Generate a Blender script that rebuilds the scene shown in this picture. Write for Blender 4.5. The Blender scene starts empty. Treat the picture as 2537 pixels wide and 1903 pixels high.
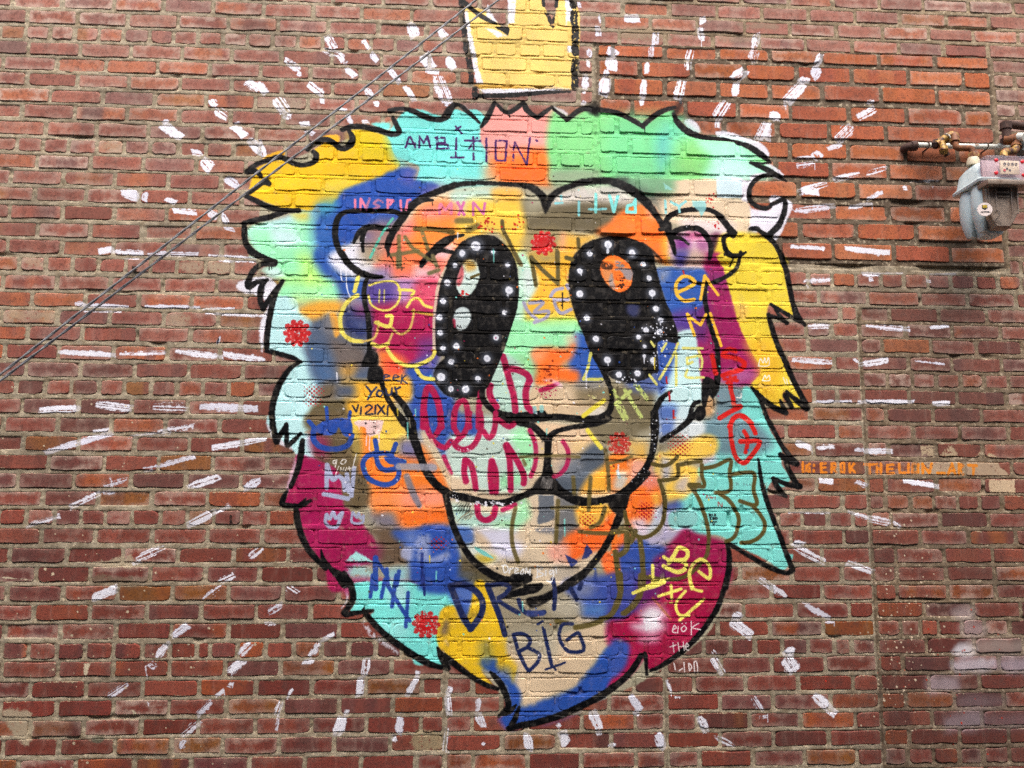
import bpy, bmesh, math, random
import numpy as np
from mathutils import Vector, Matrix

SC = bpy.context.scene
COL = SC.collection
# ---- camera geometry (measured from the course lines of the brickwork) ----
CAM_H = 1.60                      # eye height above the alley floor
YAW, PITCH, ROLL = math.radians(3.388), math.radians(8.393), math.radians(0.213)
CAM_D = 3.571                     # metres from the wall face (plane y = 0)
FPX, CX, CY = 2100.0, 1268.5, 951.5
def cam_axes():
    sy, cy = math.sin(YAW), math.cos(YAW); sp, cp = math.sin(PITCH), math.cos(PITCH)
    fwd = np.array([sy*cp, cy*cp, sp]); r0 = np.array([cy, -sy, 0.0]); u0 = np.cross(r0, fwd)
    sr, cr = math.sin(ROLL), math.cos(ROLL)
    return cr*r0+sr*u0, -sr*r0+cr*u0, fwd
AX_R, AX_U, AX_F = cam_axes()
def ray(x, y):
    return AX_F+((x-CX)/FPX)*AX_R-((y-CY)/FPX)*AX_U
def to_wall(x, y, off=0.0):       # survey point of the photograph -> (X, Z) on the plane y = -off
    d = ray(x, y); t = (CAM_D-off)/d[1]
    return d[0]*t, CAM_H+d[2]*t
# ---- camera ----
cd = bpy.data.cameras.new('camera'); cam = bpy.data.objects.new('camera', cd); COL.objects.link(cam)
cd.sensor_width = 36.0; cd.lens = FPX/2537.0*36.0; cd.clip_start = .05; cd.clip_end = 300
M = Matrix.Identity(4)
for r in range(3): M[r][0] = AX_R[r]; M[r][1] = AX_U[r]; M[r][2] = -AX_F[r]
M[0][3], M[1][3], M[2][3] = 0.0, -CAM_D, CAM_H
cam.matrix_world = M; SC.camera = cam
# ---- overcast daylight ----
SUN_EL, SUN_AZ = math.radians(60), math.radians(-14)
w = bpy.data.worlds.new('World'); SC.world = w; w.use_nodes = True
nt = w.node_tree; bg = nt.nodes['Background']; sky = nt.nodes.new('ShaderNodeTexSky'); sky.sky_type = 'NISHITA'; sky.sun_disc = False
sky.sun_elevation = SUN_EL; sky.sun_rotation = math.pi+SUN_AZ; sky.air_density = 1.0; sky.dust_density = 4.0; sky.ozone_density = 0.6
nt.links.new(sky.outputs[0], bg.inputs[0]); bg.inputs[1].default_value = 0.15
sl = bpy.data.lights.new('sun', 'SUN'); sl.energy = 1.5; sl.angle = math.radians(55); sl.color = (1.0, .97, .93)
so = bpy.data.objects.new('sun', sl); COL.objects.link(so); so.rotation_euler = (math.pi/2-SUN_EL, 0, SUN_AZ); so.location = (0, -6, 9)
vs = SC.view_settings; vs.view_transform = 'Standard'; vs.look = 'None'; vs.gamma = 1; vs.use_curve_mapping = False; vs.exposure = 1.33
SC.cycles.max_bounces = 5; SC.cycles.diffuse_bounces = 3; SC.cycles.use_denoising = False
# ======================= the mural paint, drawn stroke by stroke in wall coordinates =======================
RES = 520.0
PX0, PX1, PZ0, PZ1 = -2.25, 2.80, 0.40, 4.15
PW, PH = int((PX1-PX0)*RES), int((PZ1-PZ0)*RES)
prng = np.random.RandomState(7)
def vnoise(w, h, cell, seed):
    r = np.random.RandomState(seed); gw, gh = int(w/cell)+3, int(h/cell)+3
    g = r.rand(gh, gw).astype(np.float32)
    x = np.arange(w, dtype=np.float32)/cell; y = np.arange(h, dtype=np.float32)/cell
    xi = x.astype(int); yi = y.astype(int); fx = x-xi; fy = y-yi
    fx = fx*fx*(3-2*fx); fy = (fy*fy*(3-2*fy))[:, None]
    top = g[yi][:, xi]*(1-fx)+g[yi][:, xi+1]*fx
    bot = g[yi+1][:, xi]*(1-fx)+g[yi+1][:, xi+1]*fx
    return (top*(1-fy)+bot*fy)*2-1
NF = vnoise(PW, PH, 2.2, 1); NM = vnoise(PW, PH, 5, 2); NL = vnoise(PW, PH, 14, 3); NB = vnoise(PW, PH, 60, 4)
NR = .4*NF+.4*NM+.3*NL
BRIS = np.random.RandomState(5).uniform(-1, 1, 997)
RGB = np.zeros((PH, PW, 3), np.float32); AL = np.zeros((PH, PW), np.float32); MO = np.zeros((PH, PW), np.float32)
TILE = {'F': (0, 0, 1.14693), 'K': (1080, 0, .217), 'M': (0, 0, 1.0)}
for i, y in enumerate((230, 630, 1030, 1430)):
    for j, x in enumerate((560, 1040, 1520)): TILE['ABCD'[i]+'123'[j]] = (x, y, 560/2212)
for n, x, y in (('P1', 0, 0), ('P2', 640, 0), ('P3', 1280, 0), ('P4', 1897, 0), ('Q1', 0, 470), ('Q4', 1897, 470), ('R1', 0, 940), ('R4', 1897, 940), ('S1', 0, 1423), ('S4', 1897, 1423)):
    TILE[n] = (x, y, 640/2212)
def tex(tile, pts):
    ox, oy, s = TILE[tile]; out = []
    for x, y in pts:
        X, Z = to_wall(ox+x*s, oy+y*s); out.append(((X-PX0)*RES, (PZ1-Z)*RES))
    return np.array(out, np.float32)
def unit(tile): return TILE[tile][2]*1.71e-3*RES
def P(s):
    v = [float(t) for t in s.replace(',', ' ').split()]
    return list(zip(v[0::2], v[1::2]))
def catmull(p, closed, n=5):
    m = len(p); o = []
    if m < 3: return p
    for i in range(m if closed else m-1):
        if closed: a, b, c, d = p[i-1], p[i], p[(i+1) % m], p[(i+2) % m]
        else: a, b, c, d = p[max(i-1, 0)], p[i], p[i+1], p[min(i+2, m-1)]
        for k in range(n):
            t = k/n
            o.append(.5*((2*b)+(c-a)*t+(2*a-5*b+4*c-d)*t*t+(3*b-a-3*c+d)*t**3))
    if not closed: o.append(p[-1])
    return np.array(o, np.float32)
def sstep(x): x = np.clip(x, 0, 1); return x*x*(3-2*x)
def lay(x0, y0, m, col, mort):
    h, w = m.shape
    sl = (slice(y0, y0+h), slice(x0, x0+w)); A = AL[sl]; na = m+A*(1-m)
    c = np.array(col, np.float32)/255
    var = (1+.045*NB[sl]+.025*NL[sl])[..., None]
    k = np.where(na > 1e-4, m/np.maximum(na, 1e-4), 0)[..., None]
    RGB[sl] = RGB[sl]*(1-k)+np.clip(c*var, 0, 1)*k
    AL[sl] = na; mm = m*mort; MO[sl] = mm+MO[sl]*(1-mm)
def bbx(p, pad):
    x0, y0 = np.floor(p.min(0)-pad).astype(int); x1, y1 = np.ceil(p.max(0)+pad).astype(int)
    return max(x0, 0), max(y0, 0), min(x1, PW), min(y1, PH)
def grid(b, ds):
    x = np.arange(b[0], b[2], ds, dtype=np.float32); y = np.arange(b[1], b[3], ds, dtype=np.float32)
    return np.meshgrid(x, y)
def up(a, b, ds):
    if ds == 1: return a
    h, w = b[3]-b[1], b[2]-b[0]
    yi = np.minimum(np.arange(h, dtype=np.float32)/ds, a.shape[0]-1.001).clip(0); xi = np.minimum(np.arange(w, dtype=np.float32)/ds, a.shape[1]-1.001).clip(0)
    y0 = yi.astype(int); x0 = xi.astype(int); fy = (yi-y0)[:, None]; fx = xi-x0
    y1 = np.minimum(y0+1, a.shape[0]-1); x1 = np.minimum(x0+1, a.shape[1]-1)
    t = a[y0][:, x0]*(1-fx)+a[y0][:, x1]*fx; bt = a[y1][:, x0]*(1-fx)+a[y1][:, x1]*fx
    return t*(1-fy)+bt*fy
def poly(tile, s, col, soft=3, a=1.0, rag=1.0, smooth=True, mort=1.0, dry=0.0, bris=None):
    """soft and rag in texture pixels"""
    if soft >= 10: soft *= 1.45
    p = tex(tile, P(s))
    if smooth: p = catmull(p, True, 4)
    b = bbx(p, soft+rag*2+2)
    if b[2]-b[0] < 2 or b[3]-b[1] < 2: return
    ds = 2 if soft < 10 else 4
    if (b[2]-b[0]) < 60: ds = 1
    gx, gy = grid(b, ds); d2 = np.full(gx.shape, 1e9, np.float32); ins = np.zeros(gx.shape, bool)
    q = np.roll(p, -1, 0)
    for (ax, ay), (bx, by) in zip(p, q):
        ex, ey = bx-ax, by-ay; L = ex*ex+ey*ey+1e-9
        t = np.clip(((gx-ax)*ex+(gy-ay)*ey)/L, 0, 1)
        d2 = np.minimum(d2, (gx-ax-t*ex)**2+(gy-ay-t*ey)**2)
        if ay != by:
            cr = ((ay > gy) != (by > gy)) & (gx < (bx-ax)*(gy-ay)/(by-ay)+ax); ins ^= cr
    sd = np.sqrt(d2)*np.where(ins, 1, -1); sd = up(sd, b, ds)
    sl = (slice(b[1], b[3]), slice(b[0], b[2]))
    n = NR[sl]*rag if soft < 10 else (NL[sl]*.5+NM[sl]*.25)*rag*1.5+NB[sl]*soft*.15
    m = sstep((sd+n)/soft+.5)*a
    if dry and bris is None: m = m*sstep((NM[sl]*.6+NF[sl]*.6+1.1-2*dry)*2)
    elif dry:                                   # bristle marks run along the stroke
        fx_, fy_ = np.meshgrid(np.arange(b[0], b[2]), np.arange(b[1], b[3])); q = (fx_*bris[0]+fy_*bris[1])*.75+fx_*0
        i0 = np.floor(q).astype(int); f = q-i0; bn = BRIS[i0 % 997]*(1-f)+BRIS[(i0+1) % 997]*f
        m = m*sstep((bn*1.0+NM[sl]*.35+NF[sl]*.3+1.1-2.2*dry)*2)
    lay(b[0], b[1], m.astype(np.float32), col, mort)
def line(tile, s, w, col, soft=2.0, a=1.0, rag=.8, smooth=True, mort=1.0, dry=0.0, closed=False, taper=0.0):
    """w in tile pixels, a number or one per point"""
    pp = P(s) if isinstance(s, str) else s
    p = tex(tile, pp); k = unit(tile)
    ws = np.array(w if hasattr(w, '__len__') else [w]*len(p), np.float32)*k/2
    if len(p) == 1: p = np.vstack([p, p+.5]); ws = np.repeat(ws, 2)
    pw = np.column_stack([p, ws])
    if smooth and len(p) > 2: pw = catmull(pw, closed, 5)
    if closed: pw = np.vstack([pw, pw[:1]])
    if taper:
        n = len(pw); tt = np.linspace(0, 1, n); pw[:, 2] *= 1-taper*np.abs(2*tt-1)**2
    p = pw[:, :2]; b = bbx(p, pw[:, 2].max()+soft+rag*2+1)
    if b[2]-b[0] < 2 or b[3]-b[1] < 2: return
    ds = 2 if pw[:, 2].max() > 6 and (b[2]-b[0])*(b[3]-b[1]) > 40000 else 1
    gx, gy = grid(b, ds); sd = np.full(gx.shape, -1e3, np.float32)
    for i in range(len(p)-1):
        ax, ay, aw = pw[i]; bx, by, bw = pw[i+1]; ex, ey = bx-ax, by-ay; L = ex*ex+ey*ey+1e-9
        pad = max(aw, bw)+soft+rag*2+2
        i0 = max(int((min(ax, bx)-pad-b[0])/ds), 0); i1 = int((max(ax, bx)+pad-b[0])/ds)+2
        j0 = max(int((min(ay, by)-pad-b[1])/ds), 0); j1 = int((max(ay, by)+pad-b[1])/ds)+2
        g1, g2 = gx[j0:j1, i0:i1], gy[j0:j1, i0:i1]
        if g1.size == 0: continue
        t = np.clip(((g1-ax)*ex+(g2-ay)*ey)/L, 0, 1)
        d = aw+(bw-aw)*t-np.sqrt((g1-ax-t*ex)**2+(g2-ay-t*ey)**2)
        sd[j0:j1, i0:i1] = np.maximum(sd[j0:j1, i0:i1], d)
    sd = up(sd, b, ds); sl = (slice(b[1], b[3]), slice(b[0], b[2]))
    m = sstep((sd+NR[sl]*rag)/soft+.5)*a
    if dry: m = m*sstep((NM[sl]*.55+NF[sl]*.75+1.1-2*dry)*2.2)
    lay(b[0], b[1], m.astype(np.float32), col, mort)
def dot(tile, x, y, d, col, soft=1.5, a=1.0, rag=.5): line(tile, [(x, y)], d, col, soft, a, rag, False)
def dash(tile, s, dry=.22):
    """brushed white dashes: 'x1 y1 x2 y2 w; ...' - bristly ends, mostly missing the joints"""
    for q in s.split(';'):
        v = [float(t) for t in q.split()]
        if len(v) == 3: v = [v[0]-v[2]*.3, v[1], v[0]+v[2]*.3, v[1]+v[2]*.1, v[2]*.8]
        x1, y1, x2, y2, w = v; x1, y1, x2, y2 = x1-(x2-x1)*.14, y1-(y2-y1)*.14, x2+(x2-x1)*.14, y2+(y2-y1)*.14; w *= .9; L = math.hypot(x2-x1, y2-y1)+1e-6; nx, ny = -(y2-y1)/L, (x2-x1)/L; e = w*.5
        r = prng.uniform; sk = r(-.35, .35)*w
        pts = ''
        e0, e1 = r(.45, .95), r(.55, 1.0)
        for t, sd in ((0, -1), (.3, -1), (.7, -1), (1, -1), (1, 1), (.7, 1), (.3, 1), (0, 1)):
            j = e*(1.1+r(-.18, .18))*(e0 if t == 0 else e1 if t == 1 else 1); off = sk*sd*.5 if t in (0, 1) else 0
            bx = x1+(x2-x1)*t+(x2-x1)/L*(off+r(-.10, .10)*w); by = y1+(y2-y1)*t+(y2-y1)/L*(off+r(-.10, .10)*w)
            pts += '%.0f %.0f ' % (bx+nx*sd*j, by+ny*sd*j)
        c = WHITE if r() > .25 else (222, 222, 235)
        poly(tile, pts, c, 2.5, .98 if dry < .3 else .9, 2.4, False, .40, max(0.02, dry*.85-.07+r(-.08, .10)), (nx, ny))
        if r() < .12: line(tile, '%.0f %.0f %.0f %.0f' % (x2, y2, x2+r(-3, 3), y2+r(20, 60)), 7, c, 1.5, .9, .5, False, .3)
def text(tile, items, w, col, **k):
    for s in items: line(tile, s, w, col, **k)
def halftone(tile, x0, y0, rx, ry, step, d, col):
    n = int(max(rx, ry)/step)+1
    for i in range(-n, n+1):
        for j in range(-n, n+1):
            x, y = (i+j)*step*.5*1.3, (i-j)*step*.5*1.1; q = (x/rx)**2+(y/ry)**2
            if q < 1: dot(tile, x0+x, y0+y, d*(1.1-.7*q), col, 1.5, .95)
def splat(tile, x0, y0, rx, ry, n, d, col, seed=1):
    r = np.random.RandomState(seed)
    for _ in range(n):
        dot(tile, x0+rx*r.normal()*.5, y0+ry*r.normal()*.5, d*(.35+.9*r.rand()**2), col, 1.3, .95)
def flower(tile, x, y, r, col, turn=0.0, worn=.06):
    """mandala stencil: two rings of pointed petals round a worn centre"""
    for n, q0, q1, w, a0 in ((10, .45, .98, .64, 0), (10, .30, .74, .40, .31)):
        for k in range(n):
            a = 2*math.pi*k/n+a0+turn; ca, sa = math.cos(a), math.sin(a)
            line(tile, [(x+r*q0*ca, y+r*q0*sa), (x+r*(q0*.35+q1*.65)*ca, y+r*(q0*.35+q1*.65)*sa), (x+r*q1*ca, y+r*q1*sa)], [r*w*.6, r*w*.62, r*.05], col, 2, .9, 1.8, False, 1, worn)
    line(tile, [(x, y)], r*.9, col, 3, .88, 2.2, dry=.18+worn)
    for k in range(20):
        a = 2*math.pi*k/20; q = r*(.5+.22*(k % 2))
        line(tile, [(x+q*math.cos(a-.1), y+q*math.sin(a-.1)), (x+q*1.12*math.cos(a), y+q*1.12*math.sin(a)), (x+q*math.cos(a+.1), y+q*math.sin(a+.1))], r*.04, (232, 200, 190), 1.2, .75)
WHITE = (233, 233, 243); BLK = (5, 5, 8); YEL = (238, 192, 30); YEL2 = (232, 206, 62); CYAN = (122, 228, 219); TEAL = (124, 214, 204)
PALE = (190, 234, 235); MINT = (158, 246, 186); GREEN = (132, 216, 136); BLUE = (38, 80, 168); OLIVE = (106, 96, 72); MAG = (164, 24, 82)
ORA = (255, 122, 42); BEI = (222, 200, 168); PINK = (228, 152, 142); GREY = (92, 100, 112); LIL = (165, 172, 204); RED = (196, 26, 30)
PUR = (88, 52, 128); NAVY = (26, 38, 84); LEM = (238, 226, 104); KHA = (94, 80, 38); SAL = (250, 128, 108); ROSE = (172, 22, 74)
def paint_base():
    # white underspray that peeks out beyond the outline
    poly('B1', '95 300 200 240 420 230 560 420 440 560 380 740 350 960 330 700 400 500 300 400 150 370', WHITE, 6, .9, 3)
    poly('A3', '1000 375 1130 380 1300 440 1450 500 1520 590 1480 640 1250 500 1050 440', WHITE, 5, .9, 2)
    poly('A3', '690 270 790 268 850 375 760 385', WHITE, 6, .8, 2)
    poly('A3', '1530 1020 1620 1010 1750 1080 1720 1190 1600 1430 1500 1420 1540 1150', WHITE, 5, .9, 2)
    poly('A3', '1400 680 1540 700 1660 800 1640 850 1500 780', WHITE, 5, .85, 2)
    poly('A2', '420 120 520 200 580 290 480 240', WHITE, 6, .7, 2); poly('A2', '1290 130 1440 190 1400 250 1290 200', WHITE, 6, .6, 2)
    poly('C1', '400 80 470 30 700 150 860 200 860 360 720 380 640 320 480 250', WHITE, 6, .85, 3)
    poly('C1', '590 700 690 380 760 220 700 700 620 800', (236, 190, 215), 8, .7, 3)
    poly('D1', '1120 60 1200 40 1190 220 1130 300 1180 200', WHITE, 6, .8, 2)
    poly('D1', '1340 430 1460 560 1700 750 1540 660 1400 560', WHITE, 8, .6, 3, dry=.3)
    # first thin coat over the whole head
    poly('M', '650 480 660 430 760 380 850 350 960 300 1080 285 1200 275 1290 290 1400 285 1490 285 1590 300 1680 310 1740 350 1810 390 1860 420 1840 480 1880 600 1890 780 1920 900 1870 950 1890 1130 1890 1280 1920 1390 1800 1340 1800 1440 1760 1560 1620 1670 1500 1730 1300 1800 1260 1750 1180 1650 1040 1580 940 1500 850 1420 770 1300 760 1200 715 1030 715 950 775 895 690 800 690 680 660 600 640 565', (170, 165, 140), 5, .92, 2)
    # ---- left mane: mint, pale cyan
    poly('A1', '215 1340 420 1260 620 1190 760 1130 900 1170 880 1340 960 1659 700 1659 480 1645 330 1570 225 1430', PALE, 10, 1, 2)
    poly('A1', '250 1350 480 1330 620 1290 860 1200 900 1400 900 1659 480 1640 290 1540', MINT, 34, .95, 3)
    poly('A1', '460 1340 640 1350 700 1440 560 1500 470 1420', (205, 225, 240), 24, .75)
    poly('B1', '240 0 940 0 960 190 1060 260 1130 400 900 450 500 430 560 250 360 160 480 60', MINT, 14, 1, 3)
    poly('B1', '700 0 890 0 900 200 800 260 720 120', (196, 246, 122), 30, .8)
    poly('B1', '560 210 900 200 1000 260 940 310 600 290', (186, 236, 110), 30, .6)
    poly('B1', '360 140 500 120 560 200 440 210', (215, 235, 240), 14, .8)
    poly('B1', '490 420 680 430 720 560 830 640 840 840 770 900 830 1060 890 1210 960 1290 900 1450 820 1560 860 1680 420 1680 450 1480 500 1290 600 1140 740 1050 640 1010 390 940 385 800 430 620', PALE, 5, 1, 2)
    poly('B1', '670 400 900 420 1130 450 1000 520 720 500', (206, 240, 150), 26, .85)
    poly('C1', '430 0 810 0 850 120 760 160 850 210 862 350 850 460 760 480 700 400 640 310 560 250 450 120', PALE, 5, 1, 2)
    # ---- yellow upper-left mane
    poly('A1', '215 970 290 745 500 650 620 650 720 710 860 690 890 600 860 560 920 510 1010 480 1110 550 1200 540 1245 440 1210 370 1340 360 1560 420 1640 520 1650 620 1700 690 1600 790 1420 850 1300 885 1150 945 1140 1040 1040 1090 900 1085 830 1150 720 1135 560 1135 400 1070 230 1000', YEL, 6, 1, 2)
    poly('A1', '355 650 440 590 560 560 560 610 430 640', (240, 178, 30), 5, 1, 2); poly('A1', '890 460 990 420 1105 420 1095 490 1000 455', (240, 178, 30), 5, 1, 2)
    poly('A1', '1250 380 1560 420 1640 560 1560 690 1300 640 1250 520', (212, 190, 16), 34, .8)
    poly('A1', '900 990 1100 900 1160 950 1130 1060 960 1020', (150, 158, 90), 34, .6)
    poly('A1', '1000 850 1250 800 1300 880 1120 940 940 960', YEL2, 30, .8)
    poly('A1', '640 1180 800 1160 800 1240 700 1240', (226, 196, 50), 18, .8)
    # ---- cyan top
    poly('A1', '1430 300 1590 290 1580 360 1470 330', CYAN, 8, 1, 2)
    poly('F', '838 290 870 242 905 236 950 250 990 258 1010 238 1035 240 1060 270 1058 300 1050 330 1058 365 1075 385 1072 402 1000 400 930 398 900 390 905 360 870 345 850 330 845 308', CYAN, 5, 1, 2)
    poly('A1', '1560 400 1700 420 1760 700 1650 680 1600 560', CYAN, 26, .9)
    poly('A2', '300 160 420 180 560 290 600 320 420 300 290 240', CYAN, 4, 1, 2)
    poly('F', '905 385 1060 385 1070 405 1000 408 920 412', (150, 215, 205), 12, .8)
    # pink, orange, green along the crown of the mane
    poly('A2', '600 480 590 350 640 310 700 210 745 130 860 200 1010 100 1140 240 1290 160 1330 260 1330 340 1260 440 1250 600 1000 620 720 620', PINK, 6, 1, 2)
    poly('A2', '660 440 1230 400 1240 520 700 540', (230, 165, 158), 26, .7)
    poly('A2', '730 600 900 570 1250 560 1290 740 1270 890 1000 890 760 860 690 700', ORA, 24, 1)
    poly('A2', '700 740 1100 720 1240 760 1200 850 760 850', (255, 110, 40), 26, .9); poly('A2', '700 560 1000 540 1000 590 720 640', (250, 150, 120), 22, .8)
    poly('A2', '600 700 720 740 760 880 640 880', (205, 175, 130), 24, .7)
    poly('F', '1245 330 1252 285 1268 258 1284 240 1330 246 1359 260 1388 276 1420 252 1455 236 1460 256 1488 288 1540 302 1588 309 1625 327 1660 347 1655 352 1640 372 1590 384 1560 400 1500 405 1440 420 1290 425 1262 400', GREEN, 6, 1, 2)
    poly('A2', '1240 480 1300 180 1450 250 1620 150 1720 200 1720 820 1320 860 1260 720', GREEN, 16, 1); poly('A2', '1310 740 1720 740 1720 860 1320 890', (140, 186, 140), 20, .8)
    poly('A3', '0 260 560 240 620 300 600 420 560 800 0 800', (118, 212, 146), 40, .9); poly('A3', '440 280 620 290 800 440 580 640 460 640', (112, 212, 178), 40, .8)
    poly('A3', '640 480 820 470 860 800 700 830 600 700', (140, 214, 120), 40, .75)
    poly('A3', '840 470 1170 470 1330 540 1440 630 1340 660 1500 720 1540 790 1420 830 1240 830 900 820 960 640', (168, 242, 206), 26, 1)
    poly('A3', '1000 680 1240 670 1420 780 1240 830 1010 830', (196, 238, 232), 26, .9); poly('A3', '440 440 520 460 480 800 430 760', (90, 180, 190), 30, .5)
    poly('A3', '1160 830 1330 860 1350 800 1500 780 1380 860 1330 940 1310 1060 1360 1130 1450 1140 1560 1130 1640 1080 1700 1090 1690 1210 1600 1380 1530 1410 1440 1370 1340 1350 1240 1230 1250 1000', (226, 222, 232), 6, 1, 2)
    # beige upper right
    poly('A3', '440 900 700 850 1010 850 1010 1010 1300 1060 1340 1200 1300 1370 1160 1400 1080 1380 900 1340 640 1290 520 1250 450 1120 400 1000', BEI, 8, 1, 2)
    poly('A3', '60 830 560 830 560 1000 300 1000 120 930', (120, 168, 128), 20, 1); poly('A3', '1005 850 1250 850 1255 1025 1010 1020', (206, 230, 236), 3, 1, 1.5, False)
    poly('A3', '120 900 400 980 480 1010 420 1090 260 1000', (70, 75, 72), 26, .7)
    poly('A3', '700 1250 960 1260 1160 1300 1050 1390 860 1340 700 1300', (226, 214, 220), 24, .8)
    # ---- blue beside the left ear
    poly('A1', '1150 950 1330 880 1470 840 1560 790 1690 735 1850 750 1830 850 2060 890 2000 980 1850 1080 1740 1180 1660 1260 1560 1340 1350 1300 1220 1480 1120 1500 1070 1640 880 1640 900 1480 880 1330 920 1190 900 1110 1040 1080', BLUE, 10, 1, 3)
    poly('A1', '860 1140 1000 1080 1060 1300 1040 1659 880 1659 850 1400', (52, 104, 176), 34, .8)
    poly('A1', '900 1090 1060 1060 1050 1140 920 1180', (80, 180, 180), 24, .7); poly('A1', '1740 750 1830 760 1820 900 1730 860', (92, 92, 170), 24, .8)
    poly('A1', '1900 960 2050 900 2100 940 1960 1010', (140, 110, 170), 24, .6)
    poly('B1', '880 0 1080 0 1060 140 1280 230 1380 260 1390 480 1250 440 1120 420 1060 260 940 180', (44, 86, 166), 20, 1)
    poly('A1', '1060 1570 1180 1500 1330 1470 1430 1659 1060 1659', (228, 226, 236), 20, 1)
    poly('B1', '1050 0 1500 0 1440 130 1330 210 1230 200 1080 130', (226, 226, 238), 20, 1)
    poly('A1', '1370 1350 1560 1350 1600 1500 1420 1600 1350 1500', (120, 100, 120), 30, .9); poly('A1', '1400 1390 1520 1400 1500 1490 1400 1480', (90, 96, 170), 22, .8)
    poly('A1', '1340 1520 1600 1420 1620 1659 1380 1659', (168, 152, 120), 28, .9)
    # ---- forehead
    poly('A1', '1700 1330 1900 1060 2212 930 2260 1300 1700 1500', BEI, 10, 1); poly('A2', '0 1100 200 1000 440 940 760 930 980 940 1000 1100 600 1200 0 1240', (218, 204, 170), 10, 1)
    poly('A1', '1560 1560 1700 1360 1950 1160 2212 1100 2260 1700 1560 1700', (255, 138, 64), 26, 1); poly('A1', '1640 1370 1800 1250 2100 1110 2180 1130 1900 1330 1700 1440', (242, 130, 140), 28, .8)
    poly('A1', '1560 1480 1720 1460 1800 1659 1560 1659', (240, 120, 110), 28, .8); poly('A1', '1420 1290 1640 1230 1640 1420 1480 1560', (178, 130, 120), 30, .7)
    poly('A2', '0 1130 340 1110 400 1400 320 1659 0 1659', (255, 136, 54), 26, 1); poly('A2', '60 1130 320 1110 320 1200 60 1210', (240, 140, 160), 24, .7)
    poly('A2', '140 1540 330 1480 260 1659 60 1659', (238, 205, 220), 26, .85); poly('A2', '360 1260 620 1200 600 1400 380 1400', (240, 190, 70), 26, 1)
    poly('A2', '350 960 720 950 730 1050 340 1060', (184, 216, 198), 14, .9)
    poly('A2', '480 1060 720 1040 1000 1020 1060 1250 1040 1420 1010 1659 900 1659 780 1380 500 1360 360 1290 420 1180', (246, 204, 76), 20, 1)
    poly('A2', '730 940 985 945 990 1050 730 1040', (245, 188, 82), 14, .95)
    poly('A2', '1010 1040 1200 1080 1300 1090 1720 1040 2000 1080 2120 1110 1960 1220 1850 1330 1730 1370 1400 1360 1330 1400 1080 1400 1040 1240', OLIVE, 18, 1)
    poly('A2', '1000 1000 1180 960 1250 1080 1080 1150', (180, 176, 150), 30, .8)
    poly('A2', '1290 1060 1440 960 1720 900 1950 900 2090 1020 1960 1080 1720 1060 1500 1060', (206, 200, 192), 22, .95); poly('A2', '1300 760 1700 760 1720 840 1400 900 1300 900', (150, 165, 135), 26, .8)
    poly('A3', '20 1190 320 1110 430 1200 480 1330 540 1420 600 1659 440 1640 300 1500 0 1400', (255, 122, 44), 16, 1); poly('A2', '1730 1360 1860 1260 2000 1190 2212 1120 2212 1440 1900 1390', (255, 124, 48), 16, 1)
    poly('A3', '330 1120 400 1120 420 1220 340 1200', (245, 180, 150), 16, .7); poly('A3', '480 1440 560 1460 610 1659 520 1659', (246, 190, 60), 20, .9)
    # between the eyes
    poly('A2', '1040 1400 1380 1360 1380 1659 1040 1659', (168, 150, 104), 26, 1); poly('A2', '1380 1390 1560 1390 1720 1400 1560 1540 1470 1659 1340 1659', (244, 186, 70), 20, 1)
    poly('A2', '1370 1390 1430 1390 1420 1540 1370 1540', (240, 160, 150), 18, .7); poly('A2', '950 1560 1040 1560 1040 1659 960 1659', (190, 236, 204), 18, .8)
    poly('B2', '1040 0 1560 0 1450 200 1460 420 1560 660 1250 640 1010 680 1020 540 1080 420 1130 300', (246, 186, 58), 14, 1)
    poly('B2', '1080 0 1330 0 1330 60 1200 90', (150, 140, 100), 24, .8)
    poly('B2', '950 0 1050 10 1110 130 1140 290 1060 440 1020 500 1030 640 880 660 930 420 955 200', (190, 236, 206), 12, 1); poly('B2', '1000 130 1100 130 1130 280 1050 400 1000 260', (226, 228, 232), 22, .7)
    poly('B2', '880 640 1100 640 1500 630 1580 690 1600 790 1530 800 1500 880 1300 930 1100 930 1110 1200 860 1020 790 880 850 740', (158, 238, 178), 12, 1)
    poly('B2', '1030 590 1500 590 1530 640 1200 670', (200, 215, 90), 26, .7)
    poly('B2', '1510 780 1630 800 1700 960 1790 1140 1780 1240 1600 1260 1480 1180 1460 1000', (46, 88, 172), 14, 1); poly('B2', '1430 800 1530 800 1520 900 1440 900', (225, 205, 165), 20, .9)
    poly('B2', '1100 960 1250 900 1420 920 1510 880 1490 1000 1390 1090 1540 1150 1530 1260 1360 1240 1280 1310 1120 1290 1130 1100', (255, 118, 44), 16, 1); poly('B2', '1100 960 1240 940 1200 1040 1110 1040', (250, 180, 140), 24, .7)
    poly('B2', '650 1290 700 1130 760 960 900 1000 1110 1180 1100 1560 860 1560 700 1450', (184, 216, 200), 10, 1); poly('B2', '980 1000 1130 1090 1130 1180 1000 1160', (160, 220, 150), 24, .8)
    poly('B2', '1080 1290 1350 1270 1700 1250 1850 1250 1880 1480 1770 1600 1300 1590 1060 1560', (218, 192, 156), 12, 1)
    poly('B2', '1500 1310 1840 1250 1870 1440 1560 1460', (126, 112, 82), 26, .9); poly('B2', '1380 1320 1520 1330 1500 1430 1390 1430', (226, 202, 170), 24, .6); poly('B2', '1640 1520 1860 1490 1810 1580 1640 1600', (226, 220, 206), 14, .9)
    poly('B2', '1540 1260 1780 1260 1700 1310 1560 1310', (110, 125, 150), 24, .6)
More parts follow.
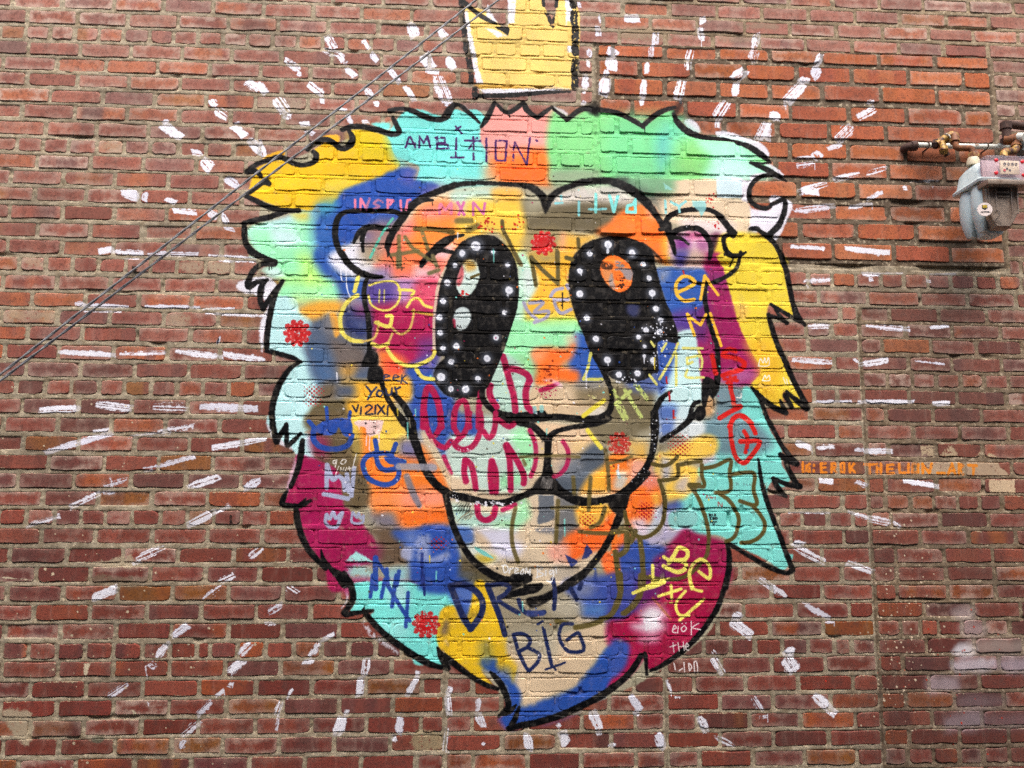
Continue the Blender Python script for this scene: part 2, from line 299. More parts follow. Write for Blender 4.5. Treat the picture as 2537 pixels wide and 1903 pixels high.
    # ---- left cheek
    poly('B1', '1500 90 2110 40 2070 260 1700 250 1540 150', SAL, 16, 1); poly('B1', '1600 30 1900 0 1900 130 1660 160', (255, 125, 70), 28, .9); poly('B1', '1850 110 2080 170 2060 250 1850 230', (238, 205, 215), 22, .8); poly('B1', '1420 180 1600 100 1600 230 1450 240', (150, 130, 190), 26, .8)
    poly('B1', '1380 270 1690 260 1880 300 1690 460 1400 520', (88, 70, 146), 22, 1); poly('B1', '1690 250 1890 260 1880 420 1700 470', (190, 140, 190), 26, .9)
    poly('B1', '1880 250 2090 250 2060 600 1780 560 1800 450', (214, 78, 108), 20, 1)
    poly('B1', '1390 540 1560 480 2050 560 2050 960 1850 1080 1640 1040 1440 920 1400 700', (172, 26, 82), 22, 1); poly('B1', '1880 840 2050 820 2050 980 1900 1000', (110, 60, 130), 26, .8)
    poly('B1', '1490 930 1660 960 1780 1100 1760 1400 1540 1300 1500 1100', (248, 128, 52), 22, 1); poly('B1', '1560 1020 1720 1060 1700 1180 1560 1140', (232, 70, 60), 26, .8)
    poly('B1', '1760 1110 2060 980 2040 1200 2120 1360 2212 1410 2260 1700 1840 1700 1790 1450 1800 1300', (48, 82, 166), 16, 1); poly('B1', '1900 1000 2060 960 2030 1110 1900 1110', (96, 66, 150), 24, .8)
    # grey-blue and brown left of the face line
    poly('B1', '830 650 1010 600 1090 780 1400 820 1400 1260 900 1240 800 1000 760 900', (84, 98, 122), 22, 1); poly('B1', '1000 620 1010 780 1340 880 1390 960 1390 1090 1260 1130 1010 1080 1010 860', (108, 96, 90), 26, .95)
    poly('B1', '800 900 1020 960 1010 1230 900 1230', (66, 98, 140), 26, .8); poly('B1', '720 560 760 500 900 460 1150 470 1110 560 1000 570 940 620 830 640', (246, 176, 62), 14, 1); poly('B1', '1010 590 1080 590 1110 760 1060 800', (246, 170, 58), 8, 1)
    poly('B1', '1130 540 1260 480 1410 540 1430 790 1290 830 1150 740', (42, 52, 102), 18, 1); poly('B1', '1260 480 1400 500 1400 600 1270 600', (150, 60, 110), 24, .7); poly('B1', '1120 440 1300 420 1380 520 1200 520', (170, 150, 180), 26, .6); poly('B1', '1240 620 1390 680 1380 760 1270 700', (110, 120, 160), 26, .6)
    poly('B1', '940 620 1030 620 1060 760 960 770', (130, 128, 132), 22, .8)
    poly('B1', '1130 1250 1500 1230 1780 1200 1800 1420 1620 1400 1640 1700 1150 1700 1150 1450', (246, 184, 52), 14, 1)
    poly('B1', '940 1290 1230 1270 1240 1400 1100 1410 960 1400', (84, 92, 108), 22, 1); poly('B1', '810 1570 900 1460 1150 1450 1160 1700 800 1700', (96, 84, 56), 14, 1); poly('B1', '900 1400 960 1290 1050 1290 1040 1400', (110, 92, 66), 22, .9)
    poly('B1', '1140 1120 1260 1090 1240 1180 1150 1200', (226, 165, 60), 22, .7); poly('B1', '1340 1540 1460 1500 1500 1659 1340 1659', (250, 130, 70), 20, .9); poly('B1', '1260 1620 1540 1600 1530 1690 1260 1690', (238, 205, 215), 12, .9)
    # ---- lower left
    poly('C1', '790 0 1230 0 1260 300 1300 450 1400 560 1400 880 1150 890 1100 600 900 480 850 300 840 130', (106, 90, 64), 14, 1)
    poly('C1', '1220 0 1640 0 1790 200 1740 330 1640 390 1330 400 1250 300', (240, 202, 80), 16, 1); poly('C1', '1230 240 1330 230 1330 420 1270 440', (128, 112, 66), 26, .8)
    poly('C1', '1320 100 1400 110 1440 400 1560 390 1860 370 1950 510 2060 640 2140 780 2180 1060 2150 1110 1700 1110 1620 960 1440 960 1400 640 1310 540 1350 330', (255, 132, 46), 16, 1)
    poly('C1', '1700 730 2100 720 2140 880 1700 910', (252, 156, 132), 26, .85); poly('C1', '1440 770 1700 750 1690 900 1450 900', (255, 156, 96), 26, .8); poly('C1', '1750 960 2160 930 2160 1010 1760 1040', (255, 110, 36), 26, .8)
    poly('C1', '1690 250 1800 230 1880 400 1760 400 1680 350', (110, 110, 160), 24, .9); poly('C1', '1420 960 1620 950 1700 1100 1560 1110 1450 1040', (120, 112, 130), 26, .9)
    poly('C1', '690 380 860 420 960 460 1100 560 1150 880 1200 920 1380 1110 1470 1250 1470 1400 1300 1470 1240 1480 1160 1700 1010 1700 950 1450 800 1280 720 1100 690 900 560 890 590 780 690 560', MAG, 8, 1, 2)
    poly('C1', '760 900 980 1100 960 1350 820 1230', (186, 28, 100), 30, .7); poly('C1', '850 200 1000 250 980 400 860 350', (150, 34, 90), 24, .8)
    poly('C1', '1400 1110 1660 1110 1780 1280 1750 1460 1480 1430 1480 1220', (104, 84, 66), 18, 1); poly('C1', '1280 1290 1500 1280 1480 1420 1300 1420', (130, 28, 80), 26, .7)
    poly('C1', '1630 1140 1800 1110 2212 1110 2212 1700 1830 1700 1790 1480 1760 1290', (48, 82, 164), 16, 1); poly('C1', '1780 1150 1980 1170 1980 1240 1780 1240', (130, 150, 200), 24, .7)
    poly('C1', '1750 1280 2150 1280 2170 1360 2100 1400 1750 1410', LIL, 8, .9, 2, dry=.1); poly('C1', '1170 1420 1270 1320 1440 1430', (160, 216, 212), 6, 1, 3, False, dry=.1); poly('C1', '1200 1480 1400 1500 1430 1630 1200 1590', (165, 215, 215), 12, .8, 3, dry=.2)
    poly('C1', '1580 1500 1760 1490 1740 1660 1590 1640', (140, 200, 215), 16, .8)
    poly('C1', '1100 1590 1560 1600 1900 1640 1900 1750 1150 1750', MAG, 12, .7)
    poly('D1', '1235 60 1700 40 2000 80 2300 60 2300 260 2120 290 2000 340 2100 480 2100 620 2060 720 2150 870 2020 850 1860 780 1700 690 1500 540 1390 410 1440 330 1220 340 1260 240', CYAN, 6, 1, 2)
    poly('D1', '1600 40 1760 60 1800 250 1620 220', (178, 214, 218), 26, .8); poly('D1', '1560 470 1760 430 1800 560 1640 600', (165, 226, 224), 26, .6)
    poly('D2', '0 90 210 90 340 270 190 340 210 590 170 700 240 870 100 850 -80 780', CYAN, 6, 1, 2)
    # ---- right side
    poly('A3', '560 1400 880 1360 960 1440 1040 1659 600 1700', (214, 176, 190), 14, 1); poly('A3', '600 1440 720 1440 720 1600 640 1640', (120, 46, 130), 20, .95); poly('A3', '640 1560 730 1560 720 1659 650 1659', (70, 70, 150), 20, .9)
    poly('A3', '740 1370 880 1380 860 1420 740 1410', (190, 80, 130), 16, .9); poly('A3', '820 1460 930 1470 900 1560 940 1640 860 1640', (160, 90, 140), 14, .8); poly('A3', '960 1420 1040 1400 1060 1659 980 1659', (110, 30, 70), 16, .9)
    poly('A3', '1070 1390 1280 1370 1450 1390 1560 1470 1620 1560 1670 1680 1000 1680 1000 1500', YEL2, 10, 1)
    poly('B3', '860 0 1060 0 1090 160 1160 400 1240 650 1350 950 1440 1150 1380 1260 1200 1290 1040 1240 860 1230 790 800 820 560 900 440 880 140', (154, 28, 92), 10, 1, 2)
    poly('B3', '700 470 900 430 950 650 900 860 780 820 690 700', (104, 44, 116), 24, .95); poly('B3', '1050 1150 1300 1130 1400 1200 1200 1280 1050 1260', (170, 100, 150), 26, .8); poly('B3', '940 160 1120 200 1060 300 940 280', (130, 50, 110), 24, .8)
    poly('B3', '1040 -10 1600 -10 1670 130 1710 400 1760 600 1620 540 1530 480 1500 580 1530 700 1610 920 1710 1150 1870 1470 1750 1490 1660 1330 1640 1540 1480 1400 1340 1290 1440 1140 1350 950 1270 790 1200 620 1150 400 1100 250 1075 120', YEL2, 6, 1, 2)
    poly('B3', '1300 860 1560 850 1640 1100 1600 1300 1640 1500 1400 1330 1440 1150', (232, 180, 44), 30, .85); poly('B3', '1180 490 1300 490 1290 620 1230 620', (222, 176, 96), 18, .8)
    poly('B3', '430 130 880 140 890 470 720 570 540 580 490 440 430 250', (46, 90, 172), 10, 1); poly('B3', '440 150 560 150 520 250 450 270', (150, 160, 185), 16, .8); poly('B3', '560 -20 880 -20 860 120 600 130', (196, 168, 150), 16, .9); poly('B3', '590 -20 720 -20 690 100 620 100', (70, 66, 150), 16, .9)
    poly('B3', '560 570 800 540 760 760 640 760 560 700', (82, 56, 140), 20, .95)
    poly('B3', '640 760 790 750 830 1000 860 1290 880 1430 640 1520 440 1470 440 1330 520 1200 600 900', (198, 232, 232), 8, 1, 2); poly('B3', '420 840 630 860 570 1100 500 1310 430 1330', (56, 88, 168), 12, 1, 2); poly('B3', '440 1480 640 1500 600 1659 440 1659', (76, 110, 186), 20, .9); poly('B3', '640 1480 780 1480 760 1600 700 1659 600 1659', (205, 230, 235), 14, 1)
    poly('B3', '340 1320 440 1320 430 1480 330 1430', (180, 205, 215), 12, .8)
    poly('B3', '-20 1310 340 1300 400 1480 360 1700 -20 1700', (112, 102, 76), 16, 1); poly('B3', '130 1200 440 1160 440 1320 200 1330', (70, 90, 150), 20, .9)
    poly('B3', '990 1290 1290 1340 1300 1700 960 1700 960 1480', (112, 138, 148), 12, 1); poly('B3', '900 1420 990 1420 960 1600 890 1560', (196, 150, 100), 14, .9)
    poly('B3', '1260 1330 1350 1310 1450 1480 1540 1700 1280 1700', TEAL, 8, 1, 2)
    poly('C3', '1280 0 1450 -10 1530 140 1640 330 1640 480 1730 610 1650 700 1560 640 1500 760 1600 1080 1700 1330 1755 1360 1720 1450 1640 1510 1480 1400 1160 1250 1040 1170 800 1160 560 1090 530 950 600 900 640 780 800 740 860 620 800 540 980 400 1000 240 1100 100', TEAL, 6, 1, 2)
    poly('C3', '870 50 1100 20 1380 70 1540 260 1440 350 1250 390 1000 370 1020 250 890 190', (108, 140, 150), 18, 1); poly('C3', '860 390 1000 370 1000 460 880 470', (206, 200, 214), 16, .9)
    poly('C3', '440 50 860 50 850 210 640 210 450 270', (214, 224, 226), 12, 1); poly('C3', '450 70 590 50 570 210 470 260', (92, 122, 190), 14, .95); poly('C3', '460 200 640 180 560 300 440 340', (130, 118, 90), 20, .8)
    poly('C3', '410 390 560 330 880 190 1020 240 990 380 800 420 640 460 820 530 750 730 640 830 520 840 490 640 420 600', (246, 202, 84), 12, 1); poly('C3', '460 420 560 430 560 620 470 620', LIL, 16, .8); poly('C3', '620 640 720 600 700 740 600 720', (186, 176, 180), 16, .8)
    poly('C3', '-20 400 190 410 190 560 80 700 -20 760', ORA, 10, 1); poly('C3', '200 470 380 430 330 600 200 720 90 760', (236, 160, 130), 14, 1); poly('C3', '120 790 340 640 460 700 480 870 420 950 350 1080 160 1110 110 920', (255, 122, 44), 12, 1); poly('C3', '370 760 460 760 460 870 390 880', (246, 180, 70), 12, .9); poly('C3', '300 560 440 600 430 700 240 780 200 760', (230, 130, 110), 18, .9)
    poly('C3', '390 890 490 890 470 1060 300 1160 180 1120 340 1060', (200, 210, 226), 16, .95); poly('C3', '480 870 620 820 660 900 560 960 490 960', (66, 84, 160), 16, .9)
    poly('C3', '470 940 620 930 560 1090 700 1100 640 1210 480 1270 290 1270 260 1190 440 1130', (190, 182, 214), 18, .95)
    poly('C3', '-20 920 40 900 40 1180 110 1120 115 1300 -20 1320', ORA, 8, 1, 2); poly('C3', '120 1110 210 1180 210 1280 130 1290', (226, 120, 90), 12, .9)
    poly('C3', '600 1180 700 1090 830 1150 1050 1220 1110 1300 1100 1700 420 1700 360 1460 500 1290', (152, 20, 74), 12, 1); poly('C3', '330 1440 520 1300 560 1700 320 1700', (104, 34, 104), 30, .95)
    poly('C3', '60 1310 300 1270 480 1270 500 1330 340 1440 360 1700 60 1700 0 1520', (50, 76, 158), 12, 1); poly('C3', '560 940 800 930 790 1080 560 1080', (140, 205, 200), 8, .95)
def paint_mid():
    # ---- muzzle
    poly('C2', '-20 0 580 0 560 210 290 230 260 420 120 330 0 200', (48, 84, 166), 14, 1); poly('C2', '290 200 560 190 620 0 760 20 1000 100 1130 200 1140 320 1090 560 1000 750 310 740', (192, 214, 202), 14, 1)
    poly('C2', '910 110 1010 90 1110 240 1080 560 980 400 900 230', (164, 236, 178), 18, .95); poly('C2', '780 580 1000 580 1000 670 800 720', (160, 232, 176), 18, .9); poly('C2', '880 0 1010 60 940 120 860 60', (190, 200, 200), 18, .8)
    poly('C2', '0 180 60 150 200 380 300 560 280 640 120 460', (204, 184, 150), 12, .95); poly('C2', '0 300 120 430 260 640 290 740 120 640', ORA, 16, .9); poly('C2', '60 470 120 460 140 540 80 540', (160, 160, 190), 14, .7)
    poly('C2', '300 600 500 640 540 720 720 750 950 760 780 850 500 800 320 740', (214, 190, 158), 16, 1); poly('C2', '1050 110 1200 210 1230 330 1200 560 1080 720 980 760 1090 560 1150 330', (216, 192, 160), 14, 1)
    poly('C2', '1090 60 1500 100 1740 70 1660 130 1290 230 1180 180', (222, 192, 156), 10, 1)
    poly('C2', '1300 240 1650 140 1800 300 1600 390 1480 490 1330 600 1290 400', (222, 192, 158), 14, 1); poly('C2', '1650 60 2100 70 2080 260 1790 280 1700 200', (126, 116, 90), 16, 1); poly('C2', '1480 280 1680 260 1720 360 1540 400', (230, 196, 130), 22, .7)
    poly('C2', '1330 600 1560 390 1700 280 1800 340 1830 480 1690 590 1660 760 1420 760 1320 680', (84, 94, 106), 16, 1); poly('C2', '1340 480 1540 400 1560 520 1400 600', (130, 134, 142), 24, .7)
    poly('C2', '1680 590 1830 470 1850 410 2090 400 2180 320 2212 500 2080 700 1880 800 1590 790 1590 720', (246, 176, 58), 14, 1); poly('C2', '1860 420 2080 420 2060 580 1960 760 1860 740', (255, 128, 46), 18, .95); poly('C2', '1890 700 1940 550 2030 560 2000 720', (204, 206, 196), 14, .9); poly('C2', '2080 420 2200 420 2212 560 2060 700 2050 560', (236, 168, 150), 14, .9); poly('C2', '2040 260 2212 250 2212 400 2080 400', (232, 184, 90), 18, .8)
    poly('C2', '1560 770 1900 740 1980 770 1700 850', (222, 204, 178), 16, .8)
    # ---- lower lip and chin
    poly('C2', '300 820 560 900 1010 860 1050 790 1320 770 1560 880 1920 870 1960 980 1880 1180 1740 1380 1560 1540 1380 1660 1000 1640 720 1540 560 1400 420 1230 330 1000', (216, 196, 166), 8, 1)
    poly('C2', '310 860 560 940 740 960 1030 930 920 1110 740 1090 400 1080', (178, 216, 200), 16, 1); poly('C2', '960 860 1030 800 1080 960 1000 1060 930 1060', (166, 236, 180), 16, .9); poly('C2', '730 1060 900 1050 890 1110 740 1100', (150, 220, 140), 18, .8)
    poly('C2', '290 1090 530 1110 520 1240 400 1260', (72, 106, 172), 12, 1); poly('C2', '550 1110 900 1110 900 1200 1000 1290 900 1400 760 1350 640 1210', (212, 212, 232), 20, .95); poly('C2', '540 1110 680 1250 620 1260 540 1200', (214, 188, 156), 12, .9)
    poly('C2', '450 1270 560 1280 730 1380 740 1430 580 1420', (205, 220, 210), 14, .9); poly('C2', '560 1360 720 1390 660 1430 580 1420', (190, 160, 30), 12, .9)
    poly('C2', '1160 775 1310 775 1320 1010 1220 1050 1140 1060 1160 960', (100, 106, 114), 5, 1, 3, False); poly('C2', '1140 1100 1310 1090 1310 1150 1150 1140', (110, 112, 120), 8, .8, 3, dry=.15); poly('C2', '1360 790 1560 870 1580 1060 1510 1180 1440 1230 1330 1240 1340 1040 1360 900', (112, 112, 112), 14, 1)
    poly('C2', '1550 870 1920 890 1740 1100 1580 1090', (242, 184, 72), 12, 1); poly('C2', '1540 1120 1760 1080 1900 910 1890 1100 1810 1290 1700 1330 1450 1440 1400 1230', (255, 108, 40), 14, 1); poly('C2', '1260 1290 1440 1250 1450 1430 1290 1400', (232, 166, 146), 16, .9)
    poly('C2', '1300 1480 1560 1440 1480 1600 1320 1600', (176, 166, 150), 22, .8); poly('C2', '760 1440 1040 1440 1060 1560 820 1520', (150, 136, 108), 22, .8)
    # right of the lip
    poly('C2', '1990 780 2212 700 2230 960 2040 1010', ORA, 10, 1); poly('C2', '2060 1020 2212 1000 2212 1180 2100 1100', (220, 200, 214), 16, .9)
    poly('C2', '1760 1340 1900 1320 2000 1120 2010 1310 1960 1560 1830 1570', (255, 112, 48), 10, 1); poly('C2', '1950 1290 2230 1240 2230 1700 1820 1700 1830 1580 1950 1540', (50, 78, 160), 12, 1)
    # under the lip, left
    poly('C2', '-20 1120 270 1110 300 1240 400 1420 460 1700 -20 1700', (44, 80, 166), 12, 1); poly('C2', '-20 1170 90 1180 100 1390 270 1330 260 1410 -20 1410', LIL, 10, .75, 3, dry=.1); poly('C2', '400 1410 500 1410 800 1600 800 1700 430 1700', (88, 78, 58), 16, 1)
    poly('D2', '-40 -30 460 -30 560 60 620 250 470 420 330 270 200 60 0 40', (42, 78, 164), 14, 1); poly('D2', '330 110 520 110 560 300 480 360 400 240', (90, 118, 184), 16, .8)
    poly('D2', '400 -30 640 -30 640 90 560 90 480 40', (96, 88, 60), 18, .9)
    poly('D2', '600 60 1240 60 1520 300 1640 410 1370 460 1300 620 860 620 770 400 700 250', (152, 142, 118), 14, 1)
    poly('D2', '1440 30 2212 -20 2230 400 1880 420 1600 400 1500 230', (62, 84, 164), 16, 1); poly('D2', '1520 60 1700 50 1680 180 1540 200', (132, 140, 170), 20, .8); poly('D2', '1560 270 1800 260 1800 380 1620 380', (90, 140, 200), 22, .8); poly('D2', '1240 220 1560 210 1580 380 1360 400', (186, 178, 156), 20, .9)
    poly('D2', '2000 200 2212 140 2212 440 1840 440 1880 320', (90, 40, 110), 22, .95)
    poly('D2', '165 620 200 340 330 280 420 460 500 260 540 40 640 60 700 260 810 400 850 560 880 760 970 800 940 940 900 1070 860 940 600 900 700 1050 520 980 440 890 270 770', (232, 190, 36), 8, 1, 2)
    poly('D2', '240 420 290 440 260 560 200 540', (90, 76, 96), 14, .8); poly('D2', '470 350 560 350 560 400 480 400', (150, 130, 60), 14, .7)
    poly('D2', '840 740 900 600 1320 560 1720 440 1810 460 1850 640 1700 830 1540 1060 1300 1160 1080 1260 1010 1240 970 1140 910 1080 960 900', (218, 194, 160), 12, 1); poly('D2', '870 580 1300 520 1340 720 1200 800 880 720', (178, 172, 150), 26, .8); poly('D2', '1520 400 1700 400 1690 450 1540 450', (236, 206, 170), 18, .9)
    poly('D2', '600 800 740 800 770 930 880 1000 980 1150 1000 1270 1240 1190 1520 1060 1720 830 1880 650 2060 640 2010 800 1860 1060 1760 1190 1300 1370 1030 1440 870 1480 780 1380 870 1300 870 1150 790 1000 690 930 610 880', (40, 80, 166), 10, 1, 3)
    poly('D2', '600 660 680 640 720 800 620 860', (120, 130, 90), 24, .7); poly('D2', '760 900 860 880 900 1000 800 1000', (70, 96, 150), 24, .8); poly('D2', '1300 1310 1560 1270 1500 1340 1200 1420', (60, 100, 180), 18, .6)
    poly('D2', '2040 620 2260 620 2230 740 2060 960 1860 1080 1860 1030 2010 800', ROSE, 10, 1); poly('D2', '1830 450 2050 410 2240 300 2240 660 1960 640 1840 650', (166, 22, 84), 14, 1)
    poly('D3', '-20 420 150 380 300 180 500 60 760 -20 1110 -20 1080 130 1020 300 900 500 760 660 540 830 350 900 280 750 120 650 -20 580', (164, 18, 66), 8, 1, 2); poly('D3', '-20 -20 360 -20 320 200 200 340 -20 400', (62, 72, 152), 16, 1); poly('D3', '280 0 480 -20 420 200 240 330', (104, 30, 100), 26, .95)
    poly('D3', '-20 620 140 640 150 760 100 900 -20 960', (56, 84, 168), 12, .95)
    # white fog
    poly('D3', '250 350 340 280 440 300 500 370 460 420 490 500 360 560 220 520 170 470 260 430', (240, 238, 244), 22, .95); poly('D3', '250 600 440 590 400 640 280 640', (236, 220, 230), 18, .8)
    line('D3', '380 200 560 410', 22, (186, 120, 60), 4, .6)
def paint_lines():
    B = BLK; k = dict(soft=3.2, rag=1.3)
    # ---- crown on the top edge
    poly('K', '330 40 560 120 690 250 820 400 830 -20 1210 -20 1330 330 1390 -20 1560 -20 1640 140 1640 420 1600 1020 500 1040 330 300', (240, 206, 112), 3, 1, 2, False, .9)
    for s in ('320 130 360 120 380 280 420 430 460 610 490 800 540 960 460 950 400 640 350 420', '590 60 690 250 600 240 560 150', '820 -20 910 -20 900 260 820 270', '1480 -20 1560 -20 1550 250 1500 240 1480 300', '560 320 660 340 810 410 700 430', '480 1010 900 1010 1330 980 1570 1010 1200 1060 560 1070', '1500 520 1550 520 1560 600 1500 600'): poly('K', s, WHITE, 4, .95, 3, False, .5, .1)
    poly('K', '1000 280 1560 300 1560 460 1020 460', (240, 200, 110), 16, .5)
    poly('K', '430 960 1560 990 1560 1010 440 1000', (206, 150, 50), 8, .7, 2, False)
    text('K', ['285 -20 290 100 305 260 330 430', '340 480 345 560 370 620', '370 660 390 800 400 950', '440 1010 445 1120'], 70, B, mort=.5, rag=2.5, dry=.06)
    text('K', ['1565 -20 1570 60', '1575 150 1575 260', '1590 320 1590 480', '1580 530 1590 600', '1590 700 1580 820', '1585 860 1585 1000'], 88, B, mort=.5, rag=3, dry=.12)
    line('K', '300 10 420 110 560 210 690 270', [70, 55, 60, 20], B, mort=.6); poly('K', '670 305 840 310 825 410', B, 2, 1, 2, False); poly('K', '1240 140 1290 150 1320 210 1360 140 1350 260 1300 290', B, 2, .95, 2.5, False, dry=.1); poly('K', '1300 285 1360 290 1335 325', B, 2, 1, 1, False)
    line('K', '1220 -20 1230 60', 45, B); line('K', '1380 -20 1370 70', 45, B)
    line('K', '480 1090 760 1090 1060 1070 1300 1050 1530 1045', [55, 62, 60, 50, 28], B, soft=2.5, rag=1.8)
    # ---- mane outline, clockwise from the left
    line('A1', '200 770 260 720 340 680 500 630 570 640 660 690 760 705 860 670 880 610 850 570', [60, 55, 50, 62, 60, 55, 45, 60, 60, 40], B, **k); poly('A1', '190 750 290 740 360 810 330 830 280 790 200 800', B, 3)
    line('A1', '790 560 860 500 960 460 1050 490 1130 545 1210 510 1235 440 1200 370', [36, 60, 58, 56, 62, 70, 62, 40], B, **k)
    line('A1', '1140 360 1220 330 1340 330 1480 360 1620 400 1690 380 1670 320 1630 240', [60, 60, 62, 62, 60, 60, 55, 42], B, **k)
    line('A1', '1600 175 1700 155 1800 165 1920 220 2060 260 2150 240 2190 180 2230 110', [56, 52, 55, 60, 62, 62, 55, 50], B, **k)
    line('A2', '230 240 290 150 370 110 440 160 520 230 580 290', [55, 55, 45, 50, 40, 28], B, **k); line('A2', '600 330 660 240 730 90', [34, 60, 44], B, **k); line('A2', '750 110 860 190 1010 100', [30, 50, 52], B, **k)
    line('A2', '1010 95 1060 180 1150 240', [62, 62, 44], B, **k); line('A2', '1150 240 1220 190 1290 135', [44, 52, 30], B, **k); line('A2', '1300 150 1440 260', [28, 50], B, **k); line('A2', '1440 260 1540 180 1620 150 1700 160', [50, 60, 62, 60], B, **k); poly('A2', '1620 130 1720 70 1760 150 1740 220 1660 200', B, 10, .9)
    line('A2', '868 200 880 240', 8, B); line('A2', '1700 150 1800 170 1920 190 2050 250 2180 330', [50, 55, 52, 58, 50], B, **k); line('A2', '2195 330 2200 385', 9, B)
    line('A3', '300 310 400 220 500 165 600 140', [50, 58, 52, 40], B, **k); poly('A3', '570 200 640 80 680 110 620 210', B, 10, .85); line('A3', '590 210 640 300 740 380 880 430 1060 450 1180 470', [44, 68, 70, 58, 46, 30], B, **k)
    line('A3', '1180 470 1330 530 1440 600 1530 670', [36, 64, 66, 40], B, **k); line('A3', '1540 680 1430 690 1340 680', [24, 24, 30], B, **k); line('A3', '1340 680 1480 740 1590 800 1690 860', [38, 58, 58, 30], B, **k)
    line('A3', '1560 800 1460 810 1380 860 1330 950 1340 1050 1410 1110 1490 1125 1530 1110', [40, 44, 48, 52, 55, 58, 58, 40], B, **k)
    line('A3', '1540 1090 1610 1060 1670 1040 1680 1110 1660 1200 1610 1300 1510 1400', [40, 50, 50, 52, 58, 64, 62], B, **k); line('A3', '1340 1330 1400 1330 1440 1360 1530 1420 1600 1510 1660 1659', [44, 52, 48, 60, 55, 48], B, **k)
    line('A3', '1190 1230 1120 1230 1050 1180', [10, 14, 20], B, a=.4, soft=6)
    line('B3', '1630 -30 1680 120 1720 300 1750 450 1790 580', [44, 60, 58, 56, 66], B, **k); line('B3', '1790 590 1870 690', [70, 42], B, **k); line('B3', '1860 680 1700 590 1540 490', [40, 50, 34], B, **k); line('B3', '1570 510 1620 600 1690 670', [40, 44, 48], B, **k); line('B3', '1700 670 1600 620 1510 590', [36, 42, 34], B, **k)
    line('B3', '1515 590 1540 690 1600 870 1670 1030 1750 1210 1830 1370 1890 1490', [48, 56, 58, 62, 60, 58, 70], B, **k); line('B3', '1890 1500 1790 1430 1690 1340', [80, 60, 30], B, **k); line('B3', '1680 1380 1740 1490', [62, 54], B, **k); line('B3', '1630 1430 1680 1540', [30, 66], B, **k); line('B3', '1690 1550 1560 1490 1420 1380 1350 1300', [56, 60, 55, 26], B, **k)
    line('B3', '1400 1340 1460 1480 1540 1680', [36, 46, 50], B, **k)
    line('C3', '1480 -30 1560 130 1660 310 1780 460', [44, 50, 50, 70], B, **k); line('C3', '1790 470 1700 430 1630 380', [60, 70, 50], B, **k); line('C3', '1660 400 1720 540 1800 690', [50, 58, 64], B, **k); line('C3', '1820 690 1700 670 1560 610', [66, 52, 34], B, **k); line('C3', '1560 610 1600 690 1680 780', [44, 56, 44], B, **k); line('C3', '1690 790 1600 760 1510 720', [34, 34, 22], B, **k, a=.9)
    line('C3', '1415 420 1440 600 1490 800 1560 1000 1630 1180 1690 1350 1750 1490', [24, 40, 50, 52, 52, 50, 55], B, **k); line('C3', '1750 1510 1690 1540 1540 1490 1340 1380 1190 1290 1110 1240', [60, 50, 55, 50, 44, 30], B, **k)
    line('C3', '1110 1240 1130 1350 1130 1480 1110 1600 1095 1680', [36, 52, 58, 58, 55], B, **k)
    line('D3', '1115 -30 1080 120 1020 280 920 450 800 600 650 740 480 860 360 910', [48, 50, 52, 52, 52, 50, 46, 28], B, **k); line('D3', '310 750 325 950', [44, 30], B, **k); line('D3', '270 760 180 900 80 1010 -30 1080', [44, 48, 50, 50], B, **k)
    line('D2', '2190 740 2100 880 1980 1010 1800 1140 1600 1250 1380 1350 1150 1420 1000 1450', [24, 50, 56, 64, 66, 64, 60, 66], B, **k); poly('D2', '850 1460 1000 1420 1010 1470 870 1505', B, 3); line('D2', '880 1480 930 1380 970 1270', [50, 52, 30], B, **k)
    line('D2', '940 1250 870 1310 800 1340', [22, 60, 40], B, **k); line('D2', '770 1360 860 1270 850 1180 800 1060 740 980 690 930', [30, 60, 56, 60, 48, 26], B, **k); line('D2', '760 1090 640 1050 500 970 380 880 260 790 180 720', [36, 50, 52, 58, 60, 30], B, **k); line('D2', '170 690 210 780 270 890', [22, 60, 60], B, **k)
    line('D1', '2150 890 2020 860 1880 790 1740 700 1600 600 1480 490 1390 390 1340 330', [40, 58, 62, 62, 62, 58, 55, 36], B, **k); line('D1', '1430 325 1300 345 1170 365', [30, 40, 60], B, **k); line('D1', '1150 350 1220 250 1240 180 1210 60 1150 -30', [58, 62, 66, 62, 60], B, **k); line('D1', '1340 340 1350 280', [30, 10], B, **k)
    line('C1', '1160 1640 1100 1560 1000 1480', [90, 80, 30], B, **k); line('C1', '930 1310 950 1410 1010 1480', [14, 50, 40], B, **k); line('C1', '970 1490 870 1390 780 1270 720 1120 690 1000 680 890', [50, 58, 60, 62, 62, 44], B, **k)
    line('C1', '820 830 720 880 560 870 560 800 590 740', [34, 46, 58, 58, 34], B, **k); line('C1', '730 860 780 810', [40, 16], B, **k); line('C1', '630 690 670 600 710 480 735 340 745 240', [40, 50, 58, 62, 44], B, **k)
    line('C1', '730 170 650 250 600 290 590 200 590 80', [28, 44, 44, 44, 40], B, **k); line('C1', '590 90 520 200 490 260 470 150 440 -30', [44, 50, 55, 58, 55], B, **k)
    line('B1', '450 1690 450 1500 490 1330 560 1200 640 1100 730 1050', [50, 60, 66, 62, 50, 24], B, **k); line('B1', '730 1050 640 1010 500 970 390 945', [24, 50, 50, 44], B, **k); line('B1', '395 940 400 800 420 640 450 480 490 360 550 260', [52, 56, 58, 60, 56, 40], B, **k)
